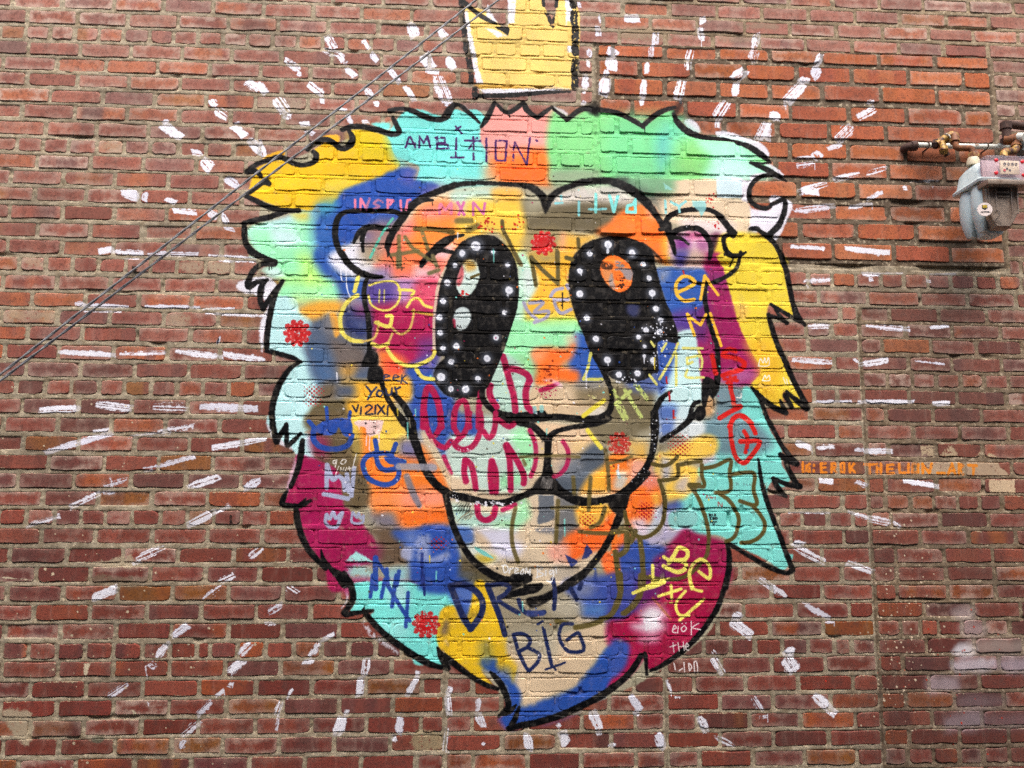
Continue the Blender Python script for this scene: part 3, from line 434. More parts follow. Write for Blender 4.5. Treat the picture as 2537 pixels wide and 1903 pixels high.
    line('B1', '530 280 450 390 360 530', [30, 50, 56], B, **k); line('B1', '360 530 330 430 350 300 400 250', [60, 60, 58, 36], B, **k); line('B1', '400 250 300 270 220 310 230 220 290 130 370 90 470 90', [36, 50, 76, 60, 60, 58, 60], B, **k); line('B1', '480 80 400 50 230 -30', [48, 60, 60], B, **k); line('B1', '230 320 232 380', 9, B); line('B1', '420 90 420 150', 9, B); line('B1', '445 90 445 145', 8, B)
    line('A1', '480 1650 380 1620 280 1570 200 1490 175 1370 180 1270', [50, 62, 62, 62, 60, 44], B, **k); line('A1', '170 1280 260 1250 400 1220 520 1180 640 1150', [50, 58, 60, 56, 30], B, **k); line('A1', '710 1150 540 1145 400 1110 280 1050 190 1010', [52, 58, 58, 55, 46], B, **k); poly('A1', '170 1000 260 920 340 850 390 830 440 880 420 910 360 900 240 990', B, 4)
    # ---- brow and face line
    line('A1', '1640 1659 1570 1500 1640 1350 1720 1230 1780 1140 1900 1050 2020 1050', [0, 40, 66, 76, 80, 70, 26], B, **k); line('A1', '1900 1010 2050 970 2230 900', [30, 60, 60], B, **k); line('A1', '2015 1060 2020 1100', 9, B)
    line('A2', '-20 1040 120 990 260 930 420 890 600 880 800 890 980 900 1080 920 1180 990 1240 1090', [40, 60, 66, 55, 48, 48, 55, 70, 76, 80], B, soft=5, rag=2); poly('A2', '1190 1060 1280 1050 1270 1110 1230 1180 1205 1130', B, 6)
    line('A2', '1270 1040 1340 970 1450 920 1560 880 1700 860 1850 860 1980 900 2120 980 2230 1080', [70, 66, 60, 70, 72, 80, 84, 88, 84], B, soft=6, rag=2)
    line('A3', '0 880 120 920 250 1010 350 1110 420 1200 480 1310', [70, 84, 84, 80, 66, 60], B, soft=5, rag=2); poly('A3', '-20 830 130 820 110 900 -20 910', (40, 42, 42), 14, .6)
    # left ear
    line('A1', '1730 1200 1640 1160 1480 1150 1300 1150 1160 1165 1090 1230 1065 1340 1075 1450 1110 1550 1180 1659', [60, 50, 48, 46, 50, 58, 62, 60, 56, 56], B, **k); line('B1', '1130 -20 1200 90 1300 170 1420 215 1520 220', [55, 64, 70, 60, 36], B, **k)
    line('A1', '1250 1460 1290 1380 1360 1320 1470 1310 1600 1340 1680 1330', [30, 50, 60, 58, 40, 30], B, **k); line('A1', '1370 1320 1330 1420 1340 1550', [50, 48, 28], B, **k); line('A1', '1580 1600 1590 1500 1620 1400 1680 1270', [16, 36, 60, 60], B, **k)
    line('A1', '1410 1610 1470 1480 1560 1320 1630 1230', 26, (90, 190, 165), soft=3, dry=.1)
    # right ear
    line('A3', '500 1290 540 1210 640 1160 780 1140 900 1140 980 1160 1050 1220 1120 1310 1180 1370', [50, 56, 52, 50, 48, 50, 70, 68, 60], B, **k); line('A3', '1150 1370 1080 1420 1090 1520 1150 1590 1230 1590 1290 1560', [40, 48, 50, 52, 44, 26], B, **k); poly('A3', '1100 1350 1180 1340 1195 1400 1160 1415', B, 4)
    line('A3', '560 1400 610 1350 720 1320 830 1330 910 1400 950 1500 940 1620', [60, 60, 56, 58, 58, 58, 40], B, **k); line('A3', '450 1340 520 1330 560 1420 600 1570', [40, 70, 60, 36], B, **k); line('A3', '570 1410 660 1420 730 1480', [50, 44, 24], B, **k); poly('A3', '470 1260 560 1270 560 1400 520 1400', B, 5)
    poly('A3', '960 1430 1010 1410 990 1500 960 1560', (30, 12, 24), 10, .8)
    line('B3', '1240 -20 1210 120 1110 210 980 270 880 290 740 260', [36, 40, 44, 46, 40, 22], B, **k); line('B3', '1170 40 1140 120', [20, 12], B, soft=4); line('B3', '1090 0 1180 10 1260 0', 30, B, **k)
    line('B3', '900 270 890 400 910 560 960 740 1010 900 1020 1060 1020 1200 1000 1320', [50, 50, 50, 50, 50, 54, 60, 56], B, **k); poly('B3', '870 1230 930 1200 990 1240 1030 1280 1020 1350 970 1410 930 1380 900 1500 860 1450', B, 4); line('B3', '975 1400 985 1480', 10, B)
    line('B3', '840 1440 780 1470 740 1590 690 1680', [36, 44, 40, 36], B, dry=.06, **k); poly('B3', '800 1520 840 1480 890 1500 900 1570 850 1630 800 1600', B, 4)
    line('B3', '560 1340 480 1400 410 1520 390 1680', [28, 50, 62, 66], B, **k)
    line('C3', '800 -20 700 80 580 170 470 240', [56, 58, 50, 46], B, dry=.05, **k); line('C3', '400 -30 405 120 395 260 370 380 320 500 220 630 110 740 30 790', [80, 84, 70, 62, 64, 66, 74, 60], B, **k)
    # left face line
    line('B1', '1380 230 1350 340 1360 480 1390 620 1400 800 1400 960', [40, 50, 48, 50, 48, 50], B, **k); poly('B1', '1400 930 1470 960 1490 1020 1470 1090 1330 1090 1340 1030', B, 5); poly('B1', '1400 1100 1510 1100 1540 1180 1520 1250 1390 1250', B, 5)
    line('B1', '1510 1220 1560 1370 1640 1510 1740 1659', [50, 50, 50, 66], B, **k); line('B1', '1640 1370 1740 1480 1830 1659', [50, 62, 60], B, **k)
    line('C1', '1680 -30 1790 130 1850 260 1900 400 1960 560 2050 670 2160 740', [50, 66, 84, 70, 66, 62, 60], B, **k); line('C1', '1790 -30 1830 110 1850 230', [50, 60, 55], B, **k); line('C1', '1790 20 1800 110', 14, (190, 180, 150), soft=4, a=.7)
    line('C1', '2150 740 2170 860 2200 1000', [50, 56, 66], B, **k)
    # ---- muzzle, nose, mouth
    line('B2', '600 1320 620 1420 700 1510 830 1580 1000 1620 1200 1600 1350 1590 1560 1610 1750 1600 1850 1540 1880 1440', [40, 50, 60, 72, 80, 70, 66, 66, 66, 66, 50], B, **k); line('B2', '1880 1450 1870 1330 1830 1220 1760 1080 1690 960 1630 830', [44, 50, 52, 50, 44, 30], B, **k)
    line('B2', '600 1340 640 1280 720 1110 790 940 860 740 930 520 950 330', [36, 40, 46, 46, 44, 44, 40], B, **k)
    line('C2', '740 0 900 50 1080 90 1170 160 1230 220', [50, 60, 66, 70, 80], B, **k); line('C2', '1250 215 1340 150 1500 110 1720 75 1850 20', [60, 50, 46, 60, 66], B, **k); line('C2', '740 -30 960 10 1200 -10', [50, 90, 90], B, **k)
    line('C2', '1255 220 1250 340 1245 480 1230 600 1150 710 1040 770', [80, 64, 74, 90, 80, 60], B, **k); line('C2', '1250 480 1290 620 1370 730 1500 800', [60, 80, 80, 70], B, **k); poly('C2', '1170 600 1310 600 1330 750 1100 750', (36, 34, 34), 6, .95)
    for i in range(9): line('C2', '%d %d %d %d' % (1205+i*11, 600+(i*37) % 30, 1180+i*13, 690+(i*53) % 40), 6, (170, 165, 160), soft=1.4, a=.7)
    line('C2', '1060 760 960 800 820 850 680 850 540 820 400 790 280 760', [60, 62, 66, 66, 60, 70, 60], B, **k); line('C2', '1060 750 1250 740 1400 770 1540 830 1700 840 1850 810 1990 770', [50, 40, 76, 90, 70, 66, 66], B, **k)
    line('C2', '-20 330 30 460 100 600 190 700 290 770', [50, 60, 72, 72, 66], B, **k); line('C2', '250 780 285 920 320 1060 390 1220 490 1380 620 1500 780 1590 940 1620 1070 1600', [66, 56, 58, 60, 62, 70, 76, 70, 60], B, **k)
    line('C2', '2230 560 2130 660 2040 740', [56, 68, 70], B, **k); line('C2', '2000 770 1970 930 1900 1100 1830 1250 1730 1400 1600 1540 1430 1659', [110, 80, 66, 64, 62, 66, 80], B, **k); poly('C2', '1840 840 2030 770 2010 900 1920 960', (18, 16, 16), 6)
    poly('D2', '900 -30 1100 -30 1030 60 900 130 800 200 760 210 860 120', B, 6); line('D2', '800 200 960 150 1120 120 1190 80', [30, 70, 66, 40], B, **k); poly('D2', '1050 200 1200 170 1380 70 1500 30 1600 -30 1620 0 1500 90 1340 170 1230 250 1100 300 1050 260', B, 5); line('D2', '1030 90 1180 75', 40, B, **k)
def paint_eyes():
    B = BLK
    line('A2', '20 1659 140 1520 260 1430 420 1390', [50, 52, 50, 30], B, soft=4, rag=1.5); line('B1', '2212 -20 2080 -40 1980 20 1910 110', [40, 50, 52, 46], B, soft=4)
    line('A1', '2212 1430 2100 1510 1980 1620', [40, 50, 52], B, soft=4)
    poly('M', '1128 618 1145 598 1180 583 1222 584 1253 608 1274 640 1284 690 1280 730 1268 780 1248 840 1228 890 1212 930 1198 966 1184 982 1165 984 1140 986 1104 978 1081 952 1073 930 1081 906 1102 884 1082 880 1078 858 1077 810 1082 752 1093 692 1110 645', B, 4, 1, 1.5)
    line('B2', '250 130 180 300 150 500 135 700 140 960', [20, 30, 28, 28, 34], (208, 192, 166), soft=3, a=.9)
    poly('M', '1414 650 1425 628 1450 603 1486 588 1520 582 1560 588 1590 602 1617 625 1626 668 1636 705 1650 750 1668 790 1680 838 1672 850 1630 846 1632 915 1618 925 1596 940 1558 947 1520 938 1490 912 1465 872 1445 828 1425 782 1412 734 1408 690', B, 4, 1, 1.5)
    line('A3', '280 1470 380 1550 470 1630', [30, 30, 14], B, soft=6, a=.8)
    # highlights
    poly('B2', '360 250 420 100 480 55 550 70 585 190 560 290 500 385 420 405 365 340', (206, 226, 218), 4, 1, 1.5); poly('B2', '430 80 490 50 550 75 550 150 460 170', (214, 160, 60), 10, .85); poly('B2', '360 250 410 110 430 200 400 290 365 300', (196, 70, 80), 6, .8); line('B2', '500 225 575 195', 26, KHA); splat('B2', 430, 385, 50, 30, 14, 22, RED, 3); line('B2', '430 90 540 90', 12, (40, 34, 20), a=.7)
    poly('B2', '325 620 350 545 410 515 475 540 500 620 460 710 390 742 340 690', (190, 204, 204), 5, 1, 1.5); poly('B2', '318 630 345 640 350 715 330 710', (150, 34, 60), 4, .9); splat('B2', 380, 710, 50, 30, 14, 12, (40, 40, 44), 9)
    poly('B2', '1760 130 1790 60 1850 10 1940 15 2040 90 2080 200 2060 310 1970 372 1880 335 1790 230', ORA, 4, 1, 2); poly('B2', '1780 150 1870 160 1880 270 1850 290 1800 220', (205, 140, 90), 10, .8); poly('B2', '1890 150 1960 160 2010 230 2070 250 2075 160 2000 130', (150, 150, 160), 5, .9, 3); poly('B2', '1880 180 1910 300 1900 340 1850 290', (150, 146, 150), 6, .8, 3); poly('B2', '1930 60 2000 100 1980 130 1920 110', (130, 128, 138), 5, .9, 3, dry=.2); poly('B2', '1770 70 1880 100 1870 150 1770 130', (30, 20, 18), 6, .75, 3, dry=.25)
    splat('B2', 1975, 300, 60, 60, 20, 20, (60, 30, 20), 4); splat('B2', 1960, 180, 30, 60, 8, 14, (40, 20, 20), 5)
    poly('B2', '2030 480 2140 480 2145 570 2090 602 2030 560', (66, 72, 118), 10, .8); line('B2', '2020 470 2150 475', 14, (150, 130, 60), a=.6)
    W1 = (226, 230, 240)
    for s, t in (('B2', '410 0 45;340 105 46;855 100 46;265 275 60;870 350 78;225 455 58;190 615 60;195 765 56;825 565 50;225 915 52;355 895 60;745 812 58;305 1050 58;655 1018 66;205 1200 80;565 1215 52;300 1315 58;445 1315 70;1565 160 54;1563 385 70;1632 620 58;1720 825 62;1833 1030 66;1945 1175 62;2128 1160 60'),
                 ('A2', '545 1495 96;415 1565 56;715 1555 44;1840 1480 76;1660 1570 60;2075 1565 60'), ('A3', '180 1565 60'), ('B3', '290 90 56;345 230 52;375 378 68;415 530 62;315 740 58;240 808 48;300 900 40;300 990 32;380 1030 50;450 755 50;460 640 54')):
        for q in t.split(';'):
            x, y, d = [float(v) for v in q.split()]
            dot(s, x, y, d*1.9, (150, 160, 178), 16, .4); dot(s, x, y, d, W1, 3, 1, 1.2); dot(s, x, y, d*.4, (196, 200, 214), 2, .8)
    text('B2', ['862 380 864 420', '852 380 854 405', '1575 180 1578 205', '1838 1050 1842 1085'], 9, W1); text('B3', ['376 400 378 440', '300 1000 300 1065', '388 1040 390 1080', '455 660 458 690'], 10, W1); line('A2', '1838 1490 1838 1560', 26, (190, 196, 206), dry=.1)
    splat('B3', 440, 750, 130, 120, 36, 18, W1, 11); splat('B3', 560, 790, 60, 40, 14, 50, B, 12); splat('B3', 420, 1000, 90, 160, 24, 16, W1, 13); splat('B3', 120, 1240, 120, 40, 10, 20, W1, 14)
def paint_tags():
    PU = (66, 26, 92)
    text('A1', ['1755 530 1790 430', '1800 430 1850 530', '1765 495 1850 495', '1888 530 1892 425 1930 490 1970 425 1996 530', '2065 430 2065 545', '2050 437 2140 440 2140 488 2070 492', '2070 492 2165 505 2180 540 2060 547'], 21, PU, smooth=False, rag=1.4, dry=.04)
    text('A2', ['357 440 352 550', '350 580 350 630', '305 632 425 630', '350 330 408 395', '395 332 352 358', '520 430 526 550', '524 590 526 655', '440 465 592 470', '480 540 560 440', '650 445 650 555', '650 580 650 665', '740 470 742 660 835 662 850 472 742 467', '912 660 914 600', '914 560 930 485 1045 700 1060 560 1076 440', '1138 465 1146 472'], 21, PU, smooth=False, rag=1.4, dry=.06)
    IP = (238, 128, 158)
    text('A1', ['1260 1045 1262 1120', '1312 1130 1316 1032 1370 1130', '1580 1130 1580 1045 1632 1052 1602 1092', '1705 1055 1712 1145', '1760 1140 1772 1052 1800 1045'], 26, IP, smooth=False); text('A1', ['1370 1130 1402 1032', '1530 1068 1490 1045 1445 1080 1500 1108 1445 1130'], 24, (170, 110, 150), dry=.15)
    text('A2', ['190 1180 200 1090 250 1140 305 1080 305 1180'], 30, (225, 125, 175), a=.75); text('A2', ['368 1070 432 1190', '430 1070 378 1190', '520 1190 522 1072 620 1180 636 1080'], 28, (214, 112, 168), smooth=False)
    MC = (130, 214, 222)
    text('A2', ['1325 1080 1395 1075', '1382 1010 1390 1042', '1555 1060 1555 1195', '1655 1140 1820 1132'], 26, MC, a=.85, dry=.08); text('A2', ['1722 985 1720 1160', '1857 1000 1897 1160 1937 1008', '2032 1102 2022 1165 2108 1166 2108 1040 2088 1090 2032 1102'], 32, (128, 220, 215), smooth=False)
    text('A3', ['505 1050 510 1175', '560 1062 640 1112', '705 1062 642 1112 645 1165'], 26, (150, 215, 215)); poly('A3', '765 1055 900 1055 905 1130 860 1210 830 1150 770 1110', (140, 210, 212), 4, .8, 2, False); poly('A3', '485 880 590 955 520 945 500 950', (150, 215, 210), 4, .8, 2, False)
    # olive marks
    text('A1', ['1850 1330 2000 1330 2212 1360'], [50, 46, 60], KHA, soft=5, a=.9); text('A1', ['1915 1350 1945 1440 1975 1530', '1690 1400 1690 1590', '1750 1410 1840 1530 2040 1659', '1620 1585 1760 1565 1880 1545'], 40, (112, 104, 62), soft=5, a=.9)
    text('B1', ['1690 -10 1690 110'], 58, (108, 102, 66), soft=5); text('B1', ['2020 10 2060 110', '1985 185 2080 150'], 40, (116, 106, 72), soft=5)
    text('A2', ['805 1255 815 1340 870 1450 930 1580 980 1670', '1340 1540 1340 1670', '1430 1612 1480 1628', '1548 1430 1552 1500'], [40]*5 if 0 else 38, KHA, soft=4); text('A2', ['365 1252 495 1250', '470 1340 560 1300'], 62, (104, 94, 52), soft=8, a=.85)
    text('B2', ['1090 30 1110 160 1135 300', '1095 40 1220 170 1345 280', '1345 -20 1350 130 1350 285', '1435 38 1490 52', '930 -10 990 100'], 42, (98, 86, 46), soft=4)
    LB = (164, 160, 184)
    text('B2', ['1015 470 1060 560 1140 630', '1075 476 1205 470 1120 565 1255 555 1225 625 1120 665', '1395 330 1320 350 1280 410', '1310 440 1335 520 1385 575 1480 535', '1325 445 1450 440', '1440 300 1450 330'], 36, LB, soft=4)
    # magenta script over the cheek
    M2 = ROSE
    text('B2', ['28 1690 35 1480 75 1310 140 1370 190 1520 205 1690', '330 1690 345 1520 395 1440 450 1460 485 1690', '570 1690 578 1480 595 1350'], 56, M2, soft=5)
    text('B2', ['812 1000 850 1130 885 1270 920 1400 932 1530', '860 1115 960 1130 1050 1180 1075 1235', '1070 1240 1035 1340 1045 1470 1090 1530', '690 1285 680 1360 715 1440 750 1490'], [76, 70, 64, 58, 56] if 0 else 64, M2, soft=4)
    line('B2', '1180 1328 1260 1305 1345 1265', [44, 52, 40], M2, soft=4); splat('B2', 1250, 1330, 120, 80, 24, 16, M2, 21); poly('B2', '1200 1230 1290 1215 1390 1270 1380 1310 1300 1260', (240, 200, 220), 8, .6)
    text('B1', ['1935 1690 1935 1480 1960 1320 2010 1310 2075 1450 2110 1690'], 56, M2, soft=5)
    text('C2', ['45 -30 75 130 140 250 240 310 300 250', '205 -30 195 110 150 190', '330 -30 335 110 400 200 460 110 485 -30', '400 205 340 280 420 330 510 300 570 210 600 90 590 -30', '620 150 680 215 730 130 742 -30', '740 20 800 60 870 105 920 75'], 54, M2, soft=4)
    text('C2', ['440 440 432 550 450 640', '445 430 500 480 530 600 545 710', '700 445 690 590 705 745', '705 445 742 560 742 745', '840 290 878 440 888 725', '850 285 945 430 1015 580 1015 660', '560 880 575 980 640 1020 715 985 738 900'], 58, M2, soft=4)
    text('C2', ['1075 140 1120 250 1135 390 1120 500 1085 590', '1400 250 1450 350 1440 470 1380 560 1310 592', '235 400 300 560', '810 920 930 870'], 44, (176, 24, 80), soft=4, a=.92); text('C2', ['60 200 160 420 290 660', '110 230 220 460 300 590'], 26, (206, 188, 156), soft=4, a=.8)
    # blue smilies
    BL = (40, 74, 160)
    poly('C1', '870 130 960 50 1200 30 1235 190 1150 195 1100 110 1060 175 940 185', BL, 4, 1, 2); text('C1', ['860 130 855 230 930 305 1070 325 1190 285 1228 190'], 54, BL, soft=3); text('C1', ['810 55 880 130'], 44, BL); text('B1', ['980 1500 995 1690', '1212 1540 1185 1690'], 34, BL)
    text('C1', ['1458 240 1475 350', '1660 275 1620 375'], 46, BL); text('C1', ['1480 360 1380 395 1338 470 1375 590 1470 655 1580 672 1665 625 1690 545 1665 475', '1480 365 1590 370 1640 420 1740 450', '1465 390 1490 480 1550 530 1640 522'], 50, BL, soft=3); poly('C1', '1540 400 1640 410 1650 470 1580 460', BL, 3)
    text('C1', ['1462 1390 1460 1520 1462 1690'], 52, BL, soft=3); text('C1', ['1475 1420 1530 1500 1585 1590', '1572 1500 1580 1660', '1690 1520 1670 1659'], 36, BL, soft=3)
    text('D1', ['1432 -20 1410 190', '1552 20 1518 195', '1570 60 1680 250 1795 425', '1780 150 1758 480', '1662 -20 1622 285'], 36, BL, soft=3); line('D1', '1930 -20 1940 170', 24, (20, 40, 110)); line('C2', '20 1350 20 1659', 30, (24, 44, 120), a=.8)
    # pink-white drips, lilac crown and T
    poly('C1', '1260 60 1340 40 1520 40 1530 90 1490 180 1380 190 1360 110 1280 100', (240, 208, 214), 4, .9, 2); text('C1', ['1375 190 1370 290', '1405 190 1400 320 1415 345', '1495 190 1492 260', '1300 100 1302 135'], 9, (240, 208, 214)); splat('C1', 1450, 110, 30, 60, 18, 12, (60, 40, 40), 31)
    LC = (166, 172, 200)
    text('C1', ['982 705 985 480', '990 490 1040 620 1075 600', '1110 590 1150 640 1160 725', '1180 570 1200 740', '1250 510 1225 780', '955 765 1090 790 1190 810'], 44, LC, soft=3); text('C1', ['980 970 970 1040 1020 1090 1085 1080 1135 950', '985 965 1012 1010 1045 945 1075 1000 1130 950'], 36, LC, soft=3); text('C1', ['1235 945 1230 1040 1330 1045 1345 980', '1240 945 1280 995 1295 950 1315 1000 1345 975'], 24, LC)
    line('C1', '1690 495 1850 498 2030 505', 66, (156, 156, 168), soft=5, a=.9); line('C1', '1765 590 1830 760 1890 880', [60, 66, 50], (118, 124, 142), soft=6, a=.85)
    text('C1', ['1085 430 1045 442 1055 470 1082 440 1066 500', '1140 430 1118 458 1148 472 1175 435 1140 425', '1272 370 1240 495', '1102 490 1068 578', '1122 505 1122 540', '1140 540 1152 505', '1178 505 1160 540', '1202 500 1212 545', '1190 520 1272 500'], 8, (236, 232, 226), soft=1.4)
    splat('C1', 1320, 650, 60, 60, 26, 9, (30, 26, 24), 41); splat('C1', 1300, 800, 20, 60, 10, 9, (30, 26, 24), 42)
    # lemon circles on the cheek
    LM = (236, 222, 98)
    text('B1', ['1400 300 1520 265 1650 270 1700 360 1680 470 1600 540 1500 540 1420 490 1390 400'], 22, LM, soft=3); text('B1', ['1500 345 1495 470', '1548 345 1545 470'], 14, (200, 190, 110), dry=.1)
    text('B1', ['1290 225 1255 360', '1285 400 1195 455 1135 550 1115 650 1140 770 1230 840 1330 852'], 42, LM, soft=3); text('B1', ['1330 852 1440 825 1480 740 1490 655', '1620 715 1700 780 1790 735 1828 620 1835 540', '1580 880 1625 775'], 24, (214, 180, 96), soft=3); text('B1', ['1465 665 1590 705 1620 610 1570 602', '1430 875 1500 900 1580 875', '1575 925 1650 1030 1780 1090 1900 1070 2010 1010 2040 950', '1860 1120 1920 1200 2025 1220'], 40, LM, soft=3); text('B1', ['1690 345 1830 355 1815 400', '1770 515 1820 440 1885 435 1940 500 2010 520'], 30, LM, soft=3); line('B1', '1825 555 2020 592', 28, (190, 150, 60), dry=.15)
    NV = (36, 36, 58)
    text('B1', ['1235 1480 1272 1540 1292 1468', '1320 1492 1315 1562', '1462 1478 1456 1560', '1482 1470 1552 1562', '1545 1480 1482 1562', '1582 1480 1578 1572'], 17, NV, smooth=False, rag=1); text('B1', ['1362 1492 1395 1472 1425 1492 1402 1524 1362 1560 1434 1562'], 17, NV, rag=1); text('B1', ['1370 1288 1418 1350', '1470 1300 1425 1350 1385 1418', '1492 1328 1472 1370 1505 1392 1532 1350 1492 1328', '1562 1318 1572 1368 1612 1368 1622 1308', '1650 1300 1668 1356', '1656 1322 1704 1298'], 20, (44, 50, 82)); text('B1', ['1548 1205 1600 1190 1555 1178 1545 1225 1605 1232', '1640 1210 1690 1195 1648 1180 1636 1225 1695 1238', '1720 1180 1712 1260', '1760 1180 1722 1222 1772 1262'], 15, (44, 50, 84), soft=2)
    text('B1', ['1120 150 1130 250 1160 265', '1172 150 1180 320 1212 415', '1225 160 1235 215'], 12, (226, 228, 240), soft=2)
    for t, x, y, r in (('B1', 692, 770, 138), ('A2', 1208, 1470, 128), ('C2', 1950, 270, 118), ('D1', 1955, 460, 140)): flower(t, x, y, r, RED if t != 'C2' else (178, 50, 40), x*.01, {'B1': .05, 'A2': .0, 'C2': .2, 'D1': .1}[t])
    for t, x, y, rx, ry in (('B1', 860, 1335, 110, 60), ('B1', 850, 1440, 100, 45), ('C3', 650, 290, 115, 110), ('C3', 320, 930, 90, 90), ('C2', 1640, 1025, 75, 75), ('C2', 2190, 940, 70, 90), ('C1', 2080, 1245, 90, 70)): halftone(t, x, y, rx*1.1, ry*1.1, 36, 17, (176, 30, 36))
    splat('A2', 680, 1270, 130, 70, 26, 24, (190, 40, 24), 51); splat('A2', 950, 1280, 80, 70, 12, 22, (190, 40, 24), 52); splat('A3', 940, 1040, 70, 60, 12, 26, (180, 28, 30), 53); splat('A3', 1000, 1300, 80, 70, 8, 20, (180, 28, 30), 54); splat('B2', 1230, 1150, 80, 110, 22, 24, (150, 50, 20), 55); splat('B1', 1720, 110, 110, 70, 24, 14, (90, 60, 40), 56)
    # red tag on the right
    R2 = (204, 28, 24)
    text('B3', ['1190 945 1120 930 1070 990 1180 1010 1275 1060 1250 1120 1120 1165 1065 1185', '965 990 985 1100 1000 1160'], 50, R2, soft=4); text('B3', ['1080 1220 1210 1235', '1190 1200 1110 1260', '1140 1200 1155 1310'], 34, R2, soft=3); text('B3', ['1140 1290 1165 1400 1185 1480 1245 1488 1140 1540 1045 1600'], 46, R2, soft=3); text('B3', ['1130 1690 1180 1600 1260 1575 1350 1650'], 46, R2, soft=3)
    text('C3', ['1385 170 1330 60 1240 0 1170 30 1142 120 1155 260 1195 400 1270 462 1340 400 1430 255 1300 250 1240 250'], 46, R2, soft=3); text('C3', ['1275 150 1312 230 1292 355'], 42, R2, soft=3); text('B3', ['515 1200 520 1260', '540 1350 548 1430', '585 1530 585 1600', '680 160 690 200'], 20, (176, 26, 36)); line('C3', '1035 20 1110 -20', 40, R2)
    YO = (248, 192, 58)
    text('B3', ['640 365 790 285 740 222 670 220 612 290 620 390 690 452 785 440'], 38, YO, soft=3); text('B3', ['850 440 870 330 890 210', '890 210 960 310 1022 395', '720 585 755 690 790 790', '720 590 780 640 850 690 900 590', '942 580 1000 740 1050 895'], 32, YO, soft=2.5, smooth=False)
    LV = (218, 214, 116)
    text('B3', ['365 855 395 900', '470 945 512 870', '630 870 560 1030 450 1220', '612 965 612 1280', '680 915 870 918', '830 930 850 990', '722 1012 850 1002 862 1100 845 1125', '720 1012 722 1072 770 1052', '722 1130 712 1200 880 1202', '350 1180 420 1270'], 26, LV, soft=2.5, dry=.05); text('B3', ['0 1330 130 1600', '110 1330 270 1590', '210 1280 330 1420', '160 1340 20 1460', '30 1480 100 1610', '240 1290 320 1400'], 38, (190, 204, 118), dry=.22, soft=3); text('B2', ['1670 970 1640 1120 1600 1220', '1600 1222 1780 1222'], 30, (206, 204, 100), dry=.1); line('B2', '1600 1580 1700 1500 1800 1430', 44, (234, 218, 70), soft=4); line('C2', '1640 140 1700 220 1770 310', 44, (236, 220, 80), soft=4)
    text('B2', ['1120 1500 1125 1540', '1190 1490 1190 1530'], 40, (130, 210, 210), a=.7); splat('B2', 1710, 1390, 50, 40, 8, 22, (226, 220, 150), 61); text('C2', ['540 1290 620 1340 710 1390'], [20, 40, 14], (120, 200, 190)); line('C2', '1935 540 1950 600', 34, (170, 210, 215), a=.8)
    for i in range(12): line('C2', '%d %d %d %d' % (330+i*14, 900+(i*29) % 60, 380+i*11, 850+(i*23) % 40), 9, (40, 44, 40), soft=1.5, a=.55); line('C2', '%d %d %d %d' % (370+i*10, 1030-(i*13) % 40, 480+(i*7) % 50, 920+i*6), 10, (196, 184, 150) if i % 2 else (60, 60, 56), soft=1.5, a=.6)
    splat('C2', 700, 855, 230, 26, 46, 20, (230, 232, 240), 62); splat('C2', 350, 800, 60, 60, 16, 14, (230, 232, 240), 63); splat('C2', 430, 340, 60, 20, 9, 18, (236, 226, 230), 64); splat('C3', 430, 200, 120, 200, 34, 12, (226, 230, 236), 65); splat('C3', 250, 600, 120, 120, 16, 12, (226, 230, 236), 66)
    # khaki bubble letters
    K2 = (88, 76, 36)
    text('C3', ['380 470 480 490 560 460 622 400', '625 480 622 600 480 630', '640 480 740 460 855 440', '445 630 490 760 502 880 480 1040 400 1140 290 1190 180 1140 120 1010 108 940', '862 480 862 580 880 690 740 672 790 735 860 880 912 1050 930 1200 912 1350 860 1430 780 1520 650 1590 480 1600 280 1570', '880 512 990 492 1140 430 1135 560 1140 725 1000 752', '1030 760 1130 830 1212 960 1222 1060 1180 1180 1100 1232', '1150 572 1330 552 1382 590 1368 720 1402 850 1360 872 1235 832', '1360 880 1430 960 1482 1070 1440 1170 1340 1232 1250 1242'], 40, K2, soft=3)
    text('C3', ['255 1200 280 1400 292 1690', '130 1120 132 1290 60 1360', '15 1330 60 1690', '170 1230 210 1130', '-20 1140 120 1120'], 52, (92, 80, 40), soft=4); poly('C3', '860 660 740 665 790 725', K2, 3)
    text('C2', ['935 900 900 1080 905 1260 960 1430', '1350 830 1342 1000 1330 1240', '1812 330 1840 500 1850 730', '1668 600 1650 920', '1560 1132 1700 1145 1830 1150', '1810 900 1760 1040 1670 1090', '1500 600 1510 760'], 40, (96, 84, 44), soft=4, a=.92); text('C2', ['980 402 1250 388 1560 402', '1850 465 1960 440 2070 398', '1290 900 1540 892', '1010 430 1030 480', '1960 1100 2030 1060 2080 1130', '2010 1120 2010 1330'], 32, (104, 92, 52), soft=4, a=.85)
    text('D2', ['1960 -30 1965 130 1930 270 1850 380 1770 405', '2175 -20 2155 170 2080 290 1985 350', '1340 430 1440 450', '1520 490 1640 470 1770 430'], 48, (96, 84, 40), soft=4, a=.95); text('D3', ['65 -30 60 150 -10 340', '262 -20 240 190 110 350'], 48, (94, 82, 40), soft=4, a=.9)
    LE = (238, 228, 106)
    text('C3', ['540 1440 590 1360 640 1290 720 1325 700 1400 600 1412', '600 1412 702 1440 690 1505 610 1525 490 1470'], 42, LE, soft=2.5); text('C3', ['490 1380 560 1430', '780 1445 850 1402 925 1450 948 1520 930 1590 835 1522', '780 1445 742 1540 762 1690', '380 1465 382 1575'], 34, LE, soft=2.5); text('C3', ['330 1670 450 1625 550 1582'], [40, 34, 8], LE, dry=.06)
